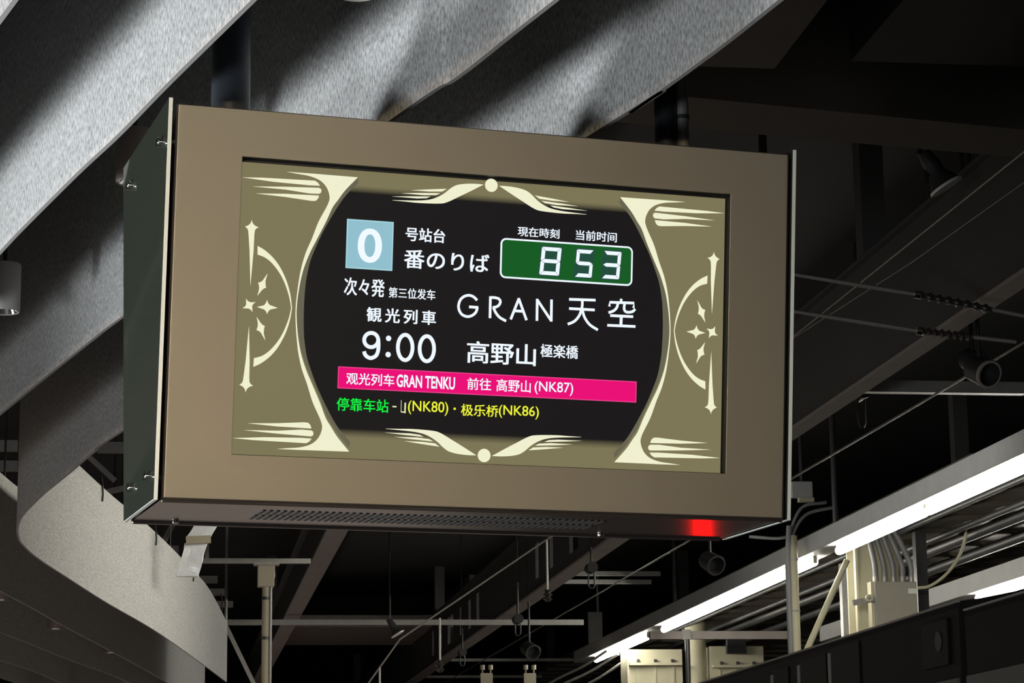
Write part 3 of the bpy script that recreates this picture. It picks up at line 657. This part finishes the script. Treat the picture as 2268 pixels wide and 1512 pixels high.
# post with bracket
TP = 25.0
p0 = onT(590, 1252, TP); p1 = onT(589, 1512, TP); s0 = st(p0)[0]
post = thing('support_post', W(s0, TP, 0), 'slim beige post with a bracket box on top, left of centre at the bottom', 'post')
b = MB(); b.tube([W(s0, TP, 0), W(s0, TP, p0.z - 0.05)], 0.042, 20); b.build('pole', M['beige'], post, smooth=True)
b = MB(); b.tube([W(s0 + 0.045, TP - 0.03, 0), W(s0 + 0.045, TP - 0.03, p0.z - 0.25), W(s0 + 0.075, TP - 0.03, p0.z - 0.1), W(s0 + 0.07, TP, p0.z + 0.02)], 0.014, 10); b.build('cable', M['steel'], post, smooth=True)
b = MB(); b.box((s0 - 0.09, TP - 0.06, p0.z - 0.22), (s0 + 0.08, TP + 0.06, p0.z), W); b.build('bracket_box', M['beige'], post, bevel=0.008)
b = MB(); b.box((s0 - 0.13, TP - 0.07, p0.z), (s0 + 0.13, TP + 0.07, p0.z + 0.02), W); b.build('top_plate', M['steel'], post)
b = MB(); b.box((s0 - 0.65, TP - 0.03, p0.z + 0.02), (s0 + 0.45, TP + 0.03, p0.z + 0.07), W); b.box((s0 - 0.62, TP - 0.02, p0.z + 0.07), (s0 - 0.58, TP + 0.02, CEIL), W); b.build('cross_arm', M['steel'], post)
b = MB()
for z in (p0.z - 0.35, p0.z - 0.75): b.tube([W(s0, TP, z), W(s0, TP, z + 0.03)], 0.048, 20)
b.build('pole_collar', M['darksteel'], post, smooth=True)
# braces bottom left of post
a = onT(500, 1385, 30); c = onT(565, 1520, 30)
b = MB(); b.bar(a, c, 0.06, 0.05); b.tube([a, (a.x, a.y, CEIL)], 0.02, 8); tag(b.build('brace_rod', M['steel']), 'thin slanting brace between the pale baffle and the post', 'brace')
# foil-wrapped duct
TFo = 20.0
du = [onT(476, 1130, TFo), onT(438, 1193, TFo), onT(434, 1203, TFo), onT(415, 1277, TFo)]
top = du[0] + V((0, 0, 0.55)) + SD * 0.25
duct = thing('foil_duct', du[0], 'bright silver foil wrapped duct hanging below the left end of the display', 'duct')
def foilseg(p, q, w):
    d = (q - p); n = 14; vs = []; fs = []
    for i in range(n + 1):
        for k, (a_, c_) in enumerate(((-1, -1), (-.33, -1), (.33, -1), (1, -1), (1, 1), (-1, 1))):
            o = p + d * (i / n) + SD * (a_ * w / 2) + TD * (c_ * 0.05)
            j = noise.noise_vector(o * 9) * 0.012; vs.append(o + j)
    for i in range(n):
        for k in range(6): fs.append((i * 6 + k, i * 6 + (k + 1) % 6, (i + 1) * 6 + (k + 1) % 6, (i + 1) * 6 + k))
    fs += [(0, 1, 2, 3, 4, 5), tuple(n * 6 + k for k in range(5, -1, -1))]
    return vs, fs
b = MB(); b.add(*foilseg(top, du[0], 0.19)); b.add(*foilseg(du[0], du[1], 0.19)); b.build('upper_foil', M['foil'], duct)
b = MB(); b.add(*foilseg(du[2], du[3], 0.18)); b.build('lower_foil', M['foil'], duct)
b = MB(); b.bar(onT(412, 1196, TFo - 0.07), onT(467, 1194, TFo - 0.07), 0.05, 0.06); b.build('clamp_band', M['beige'], duct)
b = MB(); b.tube([top, (top.x, top.y, CEIL)], 0.05, 12); b.build('drop_pipe', M['darksteel'], duct)
# dark angled truss members seen through the gap at left
for (x0, y0, x1, y1, lb) in ((195, 1010, 255, 1065, 'first thin dark truss member in the gap left of the display'), (345, 1230, 395, 1140, 'dark slanting strut left of the foil wrapped duct'), (235, 1090, 285, 1078, 'thin pale rod touching the glass side of the display')):
    a, c = onT(x0, y0, 24), onT(x1, y1, 24); b = MB(); b.bar(a, c, 0.06, 0.05); 
    tag(b.build('truss_member', M['steel']), lb, 'strut')

# ------------------------------------------------------------------ overhead line
def cable_px(pts, r, name, label, m='wire', group=None, cat='wire'):
    b = MB(); b.tube([onZ(*p) for p in pts], r, 8); return tag(b.build(name, M[m], smooth=True), label, cat, group)
cable_px([(960, 1526, 4.65), (1530, 1195, 4.65), (1772, 1048, 4.65), (2330, 722, 4.65)], 0.0085, 'contact_wire', 'long straight overhead wire crossing from bottom middle up to the right edge')
cable_px([(1720, 775, 5.0), (2064, 500, 5.0), (2330, 287, 5.0)], 0.006, 'carrier_wire', 'faint upper wire slanting to the right edge near the floodlight')
cable_px([(1720, 772, 4.9), (2021, 580, 4.9), (2330, 360, 4.9)], 0.003, 'carrier_wire', 'faintest thin wire just under the upper wire at right')
TL = 23.5
ln = [onT(1232, 1180, TL), onT(886, 1415, TL), onT(812, 1518, TL)]
fl = thing('feeder_line', ln[1], 'thin cable with vertical droppers below the middle of the display', 'cable')
b = MB(); b.tube([onT(1290, 1140, TL)] + ln, 0.009, 8); b.build('cable', M['wire'], fl, smooth=True)
for x, y0, y1 in ((1211, 1196, 1312), (974, 1368, 1468), (841, 1478, 1530)):
    a, c = onT(x, y0, TL), onT(x, y1, TL)
    b = MB(); b.tube([a, (a.x, a.y, c.z)], 0.011, 8); b.build('dropper', M['steel'], fl, smooth=True)
    b = MB(); b.lathe([(0.02, 0.06), (0.045, 0.05), (0.02, 0.03), (0.05, 0.01), (0.02, -0.01), (0.045, -0.03), (0.015, -0.06), (0, -0.06)], (a.x, a.y, c.z - 0.03), n=14); b.build('insulator', M['ceramic'], fl, smooth=True)
a = onT(1290, 1140, TL); b = MB(); b.tube([a, (a.x, a.y, CEIL)], 0.012, 8); b.build('hanger', M['black'], fl)
# stay rods with insulators
for (p, q, r_, lb) in (((1700, 598), (2032, 652), (2330, 712), 'upper of two stay rods right of the display, with dark insulator'), ((1700, 680), (2037, 733), (2250, 757), 'lower of two stay rods right of the display, with dark insulator')):
    TT = 12.6; a, c, e = onT(*p, TT), onT(*q, TT), onT(*r_, TT)
    t = thing('insulator_rod', c, lb, 'stay rod', 'stay rods with insulators')
    b = MB(); b.tube([a, a.lerp(c, 0.7), c], [0.009, 0.012, 0.009], 10); b.build('rod', M['steel'], t, smooth=True)
    b = MB(); pts = []; rs = []
    for k in range(25): pts.append(c.lerp(e, k / 24 * 0.55)); rs.append(0.026 if k % 3 == 1 else 0.014)
    b.tube(pts, rs, 12); b.build('insulator', M['ceramic'], t, smooth=True)
    b = MB(); b.tube([c.lerp(e, 0.54), e], 0.011, 8); b.build('end_rod', M['steel'], t, smooth=True)
    b = MB(); b.tube([c - (c - a) * 0.02, c + (e - c) * 0.03], 0.022, 10); b.build('end_fitting', M['chrome'], t, smooth=True)
    b = MB(); b.tube([a, (a.x, a.y, CEIL)], 0.02, 8); b.build('hanger', M['black'], t)
# U hangers
for x, y, w_, h_, T_, lb in ((1908, 912, 18, 66, 18, 'U shaped hanger under the right roof beam'), (1310, 1283, 14, 38, 24.5, 'U shaped hanger between the pale bars below the display'), (1147, 1392, 12, 30, 28, 'small U shaped hanger above the long bar end'), (1024, 1462, 10, 24, 34, 'lowest small U shaped hanger near the bottom middle')):
    a, c = onT(x - w_ / 2, y - h_ / 2, T_), onT(x + w_ / 2, y + h_ / 2, T_)
    sa, _, za = st(a); sc, _, zz = st(c)
    t = thing('cable_hanger', a, lb, 'hanger', 'U shaped cable hangers')
    b = MB(); b.tube([W(sa, T_, za), W(sa, T_, zz + 0.03), W(sa + 0.015, T_, zz), W(sc - 0.015, T_, zz), W(sc, T_, zz + 0.03), W(sc, T_, za)], 0.009, 8); b.build('loop', M['darksteel'], t, smooth=True)
    b = MB(); b.tube([W((sa + sc) / 2, T_ - 0.1, za + 0.03), W((sa + sc) / 2, T_ + 0.1, za + 0.03)], 0.055, 14); b.tube([W((sa + sc) / 2, T_, za + 0.05), W((sa + sc) / 2, T_, CEIL)], 0.012, 8); b.build('clamp', M['black'], t, smooth=True)

# ------------------------------------------------------------------ horn speakers and floodlights
def speaker(px, py, T_, R_, label, rim='darksteel'):
    c = onT(px, py, T_); t = thing('horn_speaker', c, label, 'loudspeaker', 'round horn loudspeakers')
    ax = V((0.12, -0.95, -0.42)).normalized()
    b = MB(); b.lathe([(R_ * .8, 0), (R_, 0.01), (R_, R_ * .25), (R_ * .93, R_ * 1.0), (R_ * .9, R_ * 1.9), (0, R_ * 1.9)], c, -ax, 28); b.lathe([(R_ * .8, 0), (R_ * .72, R_ * .9), (0, R_ * .9)], c, -ax, 28)
    b.build('horn_body', M['darksteel'], t, smooth=True)
    b = MB(); n = 28; b.lathe([(R_ * .84, -.006), (R_ * 1.0, -.006), (R_ * 1.04, 0.004), (R_ * 1.0, .016), (R_ * .84, .004)], c, -ax, n); b.build('rim', M[rim], t, smooth=True)
    e = c - ax * R_ * 1.2; b = MB(); b.tube([e, (e.x, e.y, CEIL)], 0.014, 8); b.build('stem', M['black'], t)
speaker(2191, 829, 14.0, 0.085, 'round horn speaker with a pale rim near the right edge', 'beam')
speaker(2172, 806, 15.2, 0.080, 'round horn speaker half hidden behind another near the right edge')
speaker(1586, 1252, 22.0, 0.095, 'dark round horn speaker above the tube lamps, right of the red glow')
speaker(1181, 1445, 30.0, 0.10, 'dark round horn speaker low in the middle')
def flood(px, py, T_, sc, label, back=0.0):
    c = onT(px, py, T_); t = thing('floodlight', c, label, 'floodlight', 'dark floodlights under the roof')
    ax = (SD * 0.50 + V((0, 0, -0.86)) - TD * 0.08).normalized()
    b = MB(); b.lathe([(0.0, -0.26 * sc), (0.045 * sc, -0.26 * sc), (0.06 * sc, -0.16 * sc), (0.055 * sc, -0.1 * sc), (0.10 * sc, -0.02 * sc), (0.11 * sc, 0)], c, ax, 24); b.build('lamp_body', M['darksteel'], t, smooth=True)
    b = MB(); b.lathe([(0.0, 0.0), (0.118 * sc, 0.0), (0.122 * sc, 0.008 * sc), (0.118 * sc, 0.018 * sc), (0, 0.018 * sc)], c, ax, 28); b.build('rim', M['glassedge'], t, smooth=True)
    e = c - ax * 0.24 * sc; b = MB(); b.bar(e - SD * .05 * sc, e + V((0, 0, .1 * sc)), .05 * sc, .03 * sc); b.tube([e, W(*st(e)[:2], 0) + TD * back + V((0, 0, zc if back else CEIL))], 0.012, 8); b.build('bracket', M['black'], t)
flood(2094, 410, 12.7, 0.84, 'dark tilted floodlight at upper right of the display', 0.001)
flood(880, 1403, 30.0, 0.75, 'tiny tilted floodlight above the slotted beam at bottom left of centre')

# ------------------------------------------------------------------ tube lamps and opposite platform canopy
ZL, SL = 4.63, 6.67
ch = MB(); ch.box((SL - 0.12, 11.0, ZL + 0.06), (SL + 0.14, 40.2, ZL + 0.25), W)
channel = tag(ch.build('lamp_channel', M['channel'], bevel=0.01), 'long grey channel carrying the row of lit tubes on the right', 'lamp channel')
for tt in (17.0, 24.2, 32.4):
    b = MB(); b.tube([W(SL, tt, ZL + 0.2), W(SL, tt, CEIL)], 0.03, 10); b.build('drop_rod', M['darksteel'], channel)
def tubelamp(x0, y0, x1, y1, label, z=ZL, s=SL, r=0.044):
    ta, tb = sorted((st(onZ(x0, y0, z))[1], st(onZ(x1, y1, z))[1]))
    t = thing('tube_lamp', W(s, (ta + tb) / 2, z), label, 'tube lamp', 'lit fluorescent tube lamps')
    b = MB(); b.tube([W(s, ta + 0.015, z), W(s, ta + 0.04, z), W(s, tb - 0.04, z), W(s, tb - 0.015, z)], [r * .6, r, r, r * .6], 16); b.build('tube', M['tube'], t, smooth=True)
    for e in (ta, tb):
        b = MB(); b.box((s - 0.02, e - 0.012, z - 0.02), (s + 0.02, e + 0.012, z + 0.058), W); b.build('lamp_holder', M['cream'], t)
    return t
tubelamp(2075, 1131, 2360, 1018, 'longest lit tube lamp, leaving the frame at the right edge')
tubelamp(1850, 1220, 2071, 1133, 'lit tube lamp right of the conduit pole, over the grey box column')
tubelamp(1752, 1268, 1822, 1243, 'short lit stretch of tube just right of the conduit pole')
tubelamp(1470, 1394, 1748, 1270, 'lit tube lamp just left of the conduit pole')
tubelamp(1325, 1461, 1440, 1409, 'shortest lit tube lamp, lowest in the row at bottom middle')
S2 = st(onZ(2222, 1308, ZL))[0]
b = MB(); b.box((S2 - 0.12, 17.0, ZL + 0.06), (S2 + 0.14, 36.0, ZL + 0.28), W)
b.box((S2 - 0.02, 18.0, ZL + 0.28), (S2 + 0.02, 18.1, 5.02), W); b.box((S2 - 0.02, 26.0, ZL + 0.28), (S2 + 0.02, 26.1, 5.02), W)
tag(b.build('lamp_channel', M['channel']), 'second grey lamp channel at the lower right edge', 'lamp channel')
tubelamp(2178, 1326, 2330, 1262, 'lit tube lamp of the second row at the lower right edge', s=S2)
# canopy
ZCN = 5.02
can = thing('platform_canopy', W(9, 30, ZCN), 'brown canopy roof over the opposite platform, lit by the tube lamps', 'canopy')
b = MB(); b.box((SL + 0.4, 21.0, ZCN + 0.05), (12.5, 60, ZCN + 0.12), W)
for k in range(30): b.box((SL + 0.4, 21.3 + k * 1.1, ZCN), (12.5, 21.38 + k * 1.1, ZCN + 0.05), W)
b.build('roof_sheet', M['canopy'], can)
for s_, r_ in ((7.64, .03), (8.2, .035), (8.5, .06), (9.1, .06)):
    b = MB(); b.tube([W(s_, 21.0, ZCN - 0.06), W(s_, 60, ZCN - 0.06)], r_, 10); b.build('pipe', M['darksteel'], can, smooth=True)
for s_ in (7.9, 11.5):
    for t_ in (24, 38, 52):
        b = MB(); b.box((s_, t_, ZCN + 0.12), (s_ + 0.15, t_ + 0.15, CEIL), W); b.build('roof_strut', M['beamweb'], can)
# column with cable box
TC = 25.4
c0, c1 = st(onT(1898, 1300, TC))[0], st(onT(1992, 1300, TC))[0]
col = thing('platform_column', W((c0 + c1) / 2, TC + .2, 0), 'cream painted column behind the grey cable box', 'column')
b = MB(); b.box((c0, TC, 0), (c1, TC + 0.03, ZCN - 0.01), W); b.box((c0 + .16, TC + .03, 0), (c1 - .16, TC + .35, ZCN - 0.01), W); b.box((c0, TC + .35, 0), (c1, TC + .38, ZCN - 0.01), W); b.build('shaft', M['cream'], col)
b = MB(); b.box((c0 - 0.012, TC - 0.02, 0), (c0 + 0.012, TC + .05, ZCN - 0.01), W); b.build('flange_edge', M['cream'], col)
TX = TC - 0.2
x0, _, zt = st(onT(1936, 1287, TX)); x1 = st(onT(2030, 1287, TX))[0]
bx = thing('cable_box', W((x0 + x1) / 2, TX, 2.9), 'grey cable box with five thick cables entering its top', 'cable box')
b = MB(); b.box((x0, TX, zt - 1.0), (x1, TX + 0.14, zt), W); b.build('box_body', M['boxgrey'], bx, bevel=0.01)
b = MB(); b.box((x0 - 0.035, TX + 0.01, zt - 1.0), (x0 - 0.002, TX + 0.15, zt), W); b.build('side_plate', M['cream'], bx)
b = MB(); w0 = st(onT(2013, 1310, TX - .02))[0]; w1 = st(onT(2030, 1310, TX - .02))[0]; wz = onT(2020, 1303, TX).z
b.box((w0, TX - 0.014, wz - 0.055), (w1, TX - 0.001, wz + 0.0), W); t_ = b.build('white_tag', M['glassedge'], bx); t_['label'] = 'small white tag'
for k in range(5):
    sx = x0 + 0.035 + k * (x1 - x0 - 0.07) / 4
    tp = onT(1922 + k * 15, 1190, TX); s2 = st(tp)[0]
    b = MB(); b.tube([W(sx, TX + .06, zt), W(sx, TX + .06, zt + 0.055)], 0.033, 12); b.build('cable_gland', M['steel'], bx, smooth=True)
    b = MB(); b.tube(spline([W(sx, TX + .06, zt + .03), W(sx - 0.004, TX + .06, zt + 0.18), W((sx + s2) / 2, TX + .05, zt + 0.38), W(s2, TX + .05, ZCN - 0.02)], 6), 0.030, 12); b.build('cable', M['cable'], bx, smooth=True)
ap = onT(1888, 1335, TX); aq = onT(1936, 1326, TX)
b = MB(); b.bar(ap, aq, 0.05, 0.06); b.build('side_arm', M['steel'], bx)
b = MB(); b.lathe([(0.015, 0), (0.04, 0), (0.04, 0.03), (0.015, 0.03)], onT(1926, 1324, TX - .05), TD, 16); b.build('arm_eyelet', M['cream'], bx, smooth=True)
b = MB(); b.tube(spline([onT(2032, 1302, TX), onT(2060, 1297, TX), onT(2095, 1272, TX), onT(2122, 1235, TX), onT(2138, 1190, TX), onT(2141, 1135, TX)], 8), 0.017, 10); b.build('looped_cable', M['cream'], bx, smooth=True)
b = MB(); sd = st(onT(2040, 1330, TC))[0]; b.box((sd, TC + .1, 0), (sd + 0.12, TC + .22, ZCN - 0.01), W); tag(b.build('dark_post', M['darksteel']), 'narrow dark post right of the grey cable box', 'post')
# conduit pole beside the display
TQ = 25.0
sq, _, zq_ = st(onT(1762, 1430, TQ)); sq2 = st(onT(1749, 1200, TQ))[0]
cp = thing('conduit_pole', W(sq, TQ, 0), 'cream pole with cables rising below the lower right corner of the display', 'pole')
ztop = onT(1750, 1165, TQ).z
b = MB(); b.tube([W(sq, TQ, 0), W(sq, TQ, ztop - 0.1)], 0.056, 16); b.build('pole', M['cream'], cp, smooth=True)
b = MB(); b.tube([W(sq - 0.06, TQ - .03, 0), W(sq - 0.06, TQ - .03, ztop - .35), W(sq - .03, TQ - .03, ztop)], 0.03, 10); b.build('conduit', M['cable'], cp, smooth=True)
b = MB()
for k, (e, g_) in enumerate((((1830, 1112), (1775, 1125)), ((1850, 1122), (1785, 1140)), ((1660, 1188), (1718, 1192)))):
    b.tube(spline([W(sq + (k - 1) * .02, TQ, ztop - 0.3), W(sq + (k - 1) * .03, TQ, ztop - .12), onT(*g_, TQ), onT(*e, TQ)], 8), 0.017, 8)
b.build('cable_branch', M['cable'], cp, smooth=True)
b = MB(); b.tube([W(sq, TQ, ztop - 0.36), W(sq, TQ, ztop - 0.34)], 0.066, 16); b.tube([W(sq, TQ, ztop - 0.9), W(sq, TQ, ztop - 0.88)], 0.061, 16); b.build('pole_collar', M['steel'], cp, smooth=True)
jb = thing('junction_box', onT(1776, 1100, TQ), 'small grey junction box beside the lower right corner of the display', 'junction box')
a, c = onT(1752, 1102, TQ), onT(1797, 1067, TQ); b = MB(); b.box((st(a)[0], TQ - .05, a.z), (st(c)[0], TQ + .05, c.z), W); b.build('box_body', M['channel'], jb, bevel=.008)
b = MB(); e = onT(1775, 1067, TQ); b.tube([e, (e.x, e.y, CEIL)], 0.02, 8); b.build('stem', M['darksteel'], jb)
a, c = onT(1768, 1112, TQ), onT(1800, 1103, TQ); b = MB(); b.box((st(a)[0], TQ - .06, a.z), (st(c)[0], TQ + .03, c.z), W); b.build('base_strip', M['cream'], jb)
# brace to the roof
a, c = onT(1876, 1240, 25.0), onT(1784, 1446, 25.0)
b = MB(); b.tube([c - (a - c).normalized() * 0.7, a], 0.033, 14); tag(b.build('brace_pipe', M['cream'], smooth=True), 'pale slanting brace pipe between the conduit pole and the cable box', 'brace')
b = MB(); e = st(onT(1866, 1330, 28.5))[0]; b.box((e, 28.5, 0), (e + .12, 28.62, ZCN - 0.01), W); tag(b.build('steel_post', M['steel']), 'dim steel post between the brace pipe and the cream column', 'post')
# cross beam, pipe and cream enclosure under the lamps
TB = 33.8
a, c = onT(1440, 1397, TB), onT(1765, 1398, TB)
cb = thing('canopy_beam', W(st(a)[0], TB, a.z), 'horizontal steel beam under the tube lamp left of the conduit pole', 'beam')
b = MB(); b.box((st(a)[0], TB, a.z - 0.11), (st(c)[0], TB + 0.1, a.z), W); b.build('beam_body', M['beam'], cb)
p = onT(1520, 1397, TB); s_ = st(p)[0]; b = MB(); b.box((s_ - .06, TB - .03, p.z - .12), (s_ + .06, TB - .005, p.z + .02), W); b.build('clamp_plate', M['steel'], cb)
b = MB(); b.tube([W(s_, TB - .06, 0), W(s_, TB - .06, p.z - .12)], 0.034, 14); b.build('drop_pipe', M['darksteel'], cb, smooth=True)
TE = 36.2
def enclosure(x0, x1, ytop, label, ledge):
    a = st(onT(x0, ytop, TE))[0]; c = st(onT(x1, ytop, TE))[0]; zt = onT((x0 + x1) / 2, ytop, TE).z; zl = onT((x0 + x1) / 2, ledge, TE).z
    t = thing('cream_enclosure', W((a + c) / 2, TE, 0), label, 'enclosure', 'cream painted enclosures')
    b = MB(); b.box((a, TE + .05, 0), (c, TE + .6, zt), W); b.build('wall_sheet', M['cream'], t)
    b = MB(); b.box((a + .02, TE - .05, zl - .04), (c - .02, TE + .05, zl), W); b.build('ledge', M['cream'], t)
    for k in range(3):
        s_ = a + .16 + k * (c - a - .32) / 2; b = MB(); b.box((s_ - .018, TE - .02, zl), (s_ + .018, TE + .04, zl + .05), W); b.build('ledge_clip', M['darksteel'], t)
    for k in range(3):
        s_ = a + (k + .5) * (c - a) / 3; b = MB(); b.box((s_ - .014, TE + .03, 0), (s_ + .014, TE + .05, zl - .04), W); b.build('seam', M['cream'], t)
enclosure(1390, 1512, 1437, 'cream enclosure wall below the lowest tube lamp, left of the round column', 1467)
enclosure(1574, 1692, 1430, 'cream enclosure wall right of the round column, with a dark opening', 1472)
a = st(onT(1524, 1450, TE))[0]; c = st(onT(1570, 1450, TE))[0]
b = MB(); b.tube([W((a + c) / 2, TE + .2, 0), W((a + c) / 2, TE + .2, ZCN)], (c - a) / 2, 32); tag(b.build('round_column', M['cream'], smooth=True), 'round cream column between the two cream enclosures', 'column')
a, c = onT(1610, 1447, TE - .02), onT(1650, 1416, TE - .02); b = MB(); b.box((st(a)[0], TE - .08, a.z), (st(c)[0], TE + .04, c.z), W); tag(b.build('speaker_box', M['black']), 'small black square box on the right cream enclosure', 'box')
# bundles under the lowest lamp
for k, (x0, y0, x1, y1, lb) in enumerate(((1240, 1500, 1345, 1440, 'upper'), (1245, 1516, 1370, 1448, 'middle'), (1270, 1530, 1385, 1462, 'lower'))):
    a, c = onT(x0, y0, 37.6 + k * .2), onT(x1, y1, 36.6 + k * .2); m_ = a.lerp(c, .5) - V((0, 0, .03))
    b = MB(); b.tube(spline([a - (c - a) * .4, a, m_, c], 6), 0.022, 8)
    tag(b.build('cable_bundle', M['steel'], smooth=True), lb + ' of the three cables left of the lowest tube lamp', 'cable', 'cables under the lowest tube lamp')
a, c = onT(1310, 1440, 40), onT(1352, 1352, 40)
b = MB(); b.box((st(a)[0], 40.22, a.z), (st(c)[0] - .1, 40.3, c.z), W); b.tube([W((st(a)[0] + st(c)[0]) / 2, 40.26, c.z), W((st(a)[0] + st(c)[0]) / 2, 40.26, CEIL)], .02, 8)
tag(b.build('end_plate', M['channel']), 'grey plate at the far end of the tube lamp row', 'plate')
# small cream brackets and pendant clamps at the bottom middle
for x, lb in ((1078, 'left of two small cream hanging clamps at the bottom edge in the middle'), (1174, 'right of two small cream hanging clamps at the bottom edge in the middle')):
    a = onT(x, 1490, 36); b = MB(); s_ = st(a)[0]
    b.box((s_ - .09, 36, a.z - .15), (s_ + .09, 36.06, a.z), W); b.box((s_ - .05, 36, a.z - .4), (s_ + .05, 36.06, a.z - .15), W)
    for q in (-.06, .06): b.tube([W(s_ + q, 36.03, a.z - .02), W(s_ + q, 36.03, a.z + .06)], .012, 8); b.lathe([(0, .12), (.035, .12), (.035, .05), (0, .05)], W(s_ + q, 36.03, a.z), n=10)
    tag(b.build('hanging_clamp', M['beige']), lb, 'clamp', 'small hanging clamps')

# ------------------------------------------------------------------ train
ST = 3.38; TR0, TR1 = 10.33, 24.0; ZR = 2.755
def car(t0, t1, zr, label, grp='carriages of the dark train'):
    tr = thing('train_car', W(ST + 1.3, (t0 + t1) / 2, -1.2), label, 'train', grp)
    prof = [(0, -1.0), (0, 2.25), (0.0, 2.45), (0.0, zr - 0.03), (0.01, zr), (0.10, zr + 0.012), (0.4, zr + 0.07), (1.3, zr + 0.16), (2.2, zr + 0.07), (2.5, zr + 0.012), (2.6, zr - .05), (2.6, -1.0)]
    b = MB(); n = len(prof)
    b.add([W(ST + s_, t_, z) for t_ in (t0, t1) for s_, z in prof], [(i, i + 1, n + i + 1, n + i) for i in range(n - 1)] + [tuple(range(n)), tuple(range(2 * n - 1, n - 1, -1)), (n - 1, 0, n, 2 * n - 1)])
    b.build('car_body', M['train'], tr)
    b = MB(); b.box((ST - 0.006, t0, zr - 0.006), (ST + 0.008, t1, zr + 0.003), W); b.build('roof_edge_highlight', M['steel'], tr)  # pale strip added as the lit rim along the roof edge
    return tr
train = car(TR0, TR1, ZR, 'dark train car at lower right with door windows, seen along its roof edge')
car2 = car(6.5, TR0 - 0.08, ZR - 0.047, 'plain black end of the train car in the bottom right corner')
zl = [onS(2268, 1464, ST).z, onS(2100, 1512, ST).z]
b = MB(); b.box((ST - 0.012, 6.5, 1.0), (ST - 0.001, TR0 - 0.1, (zl[0] + zl[1]) / 2), W); w_ = b.build('waist_panel', M['trainlow'], car2); w_['label'] = 'lighter grey lower body panel'
b = MB(); b.box((ST - 0.012, TR0 + .02, 1.0), (ST - 0.001, TR1, (zl[0] + zl[1]) / 2), W); w_ = b.build('waist_panel', M['trainlow'], train); w_['label'] = 'lighter grey lower body panel'
def sidepanel(name, pts, m, off=0.004, parent=train):
    q = [st(onS(x, y, ST)) for x, y in pts]; ta, tb = min(p[1] for p in q), max(p[1] for p in q); za, zb = min(p[2] for p in q), max(p[2] for p in q)
    b = MB(); b.box((ST - off, ta, za), (ST - 0.0005, tb, zb), W); return b.build(name, M[m], parent, bevel=0.003), ta, tb, za, zb
o, ta, tb, za, zb = sidepanel('destination_panel', [(2048, 1385), (2108, 1470)], 'trainglass', 0.018)
b = MB(); e = st(onS(2088, 1420, ST)); b.lathe([(0, .0), (.045, .0), (.045, .004), (0, .004)], W(ST - .019, e[1], e[2]), -SD, 20); b.build('emblem', M['beamweb'], o)
for xs in ((1774, 1462, 1832, 1512), (1842, 1435, 1905, 1512), (1715, 1484, 1748, 1520)):
    x0, y0, x1, y1 = xs
    ta, tb = st(onS(x0, y0, ST))[1], st(onS(x1, y0 - 25, ST))[1]; zt = onS(x0 + 8, y0, ST).z
    ta, tb = sorted((ta, tb))
    b = MB(); b.box((ST - .010, ta, 1.4), (ST - .0005, tb, zt), W); g_ = b.build('door_window', M['trainglass'], train)
    b = MB(); b.box((ST - .016, tb - .012, 1.4), (ST - .0005, tb + .03, zt - .02), W); b.build('window_edge', M['steel'], g_)
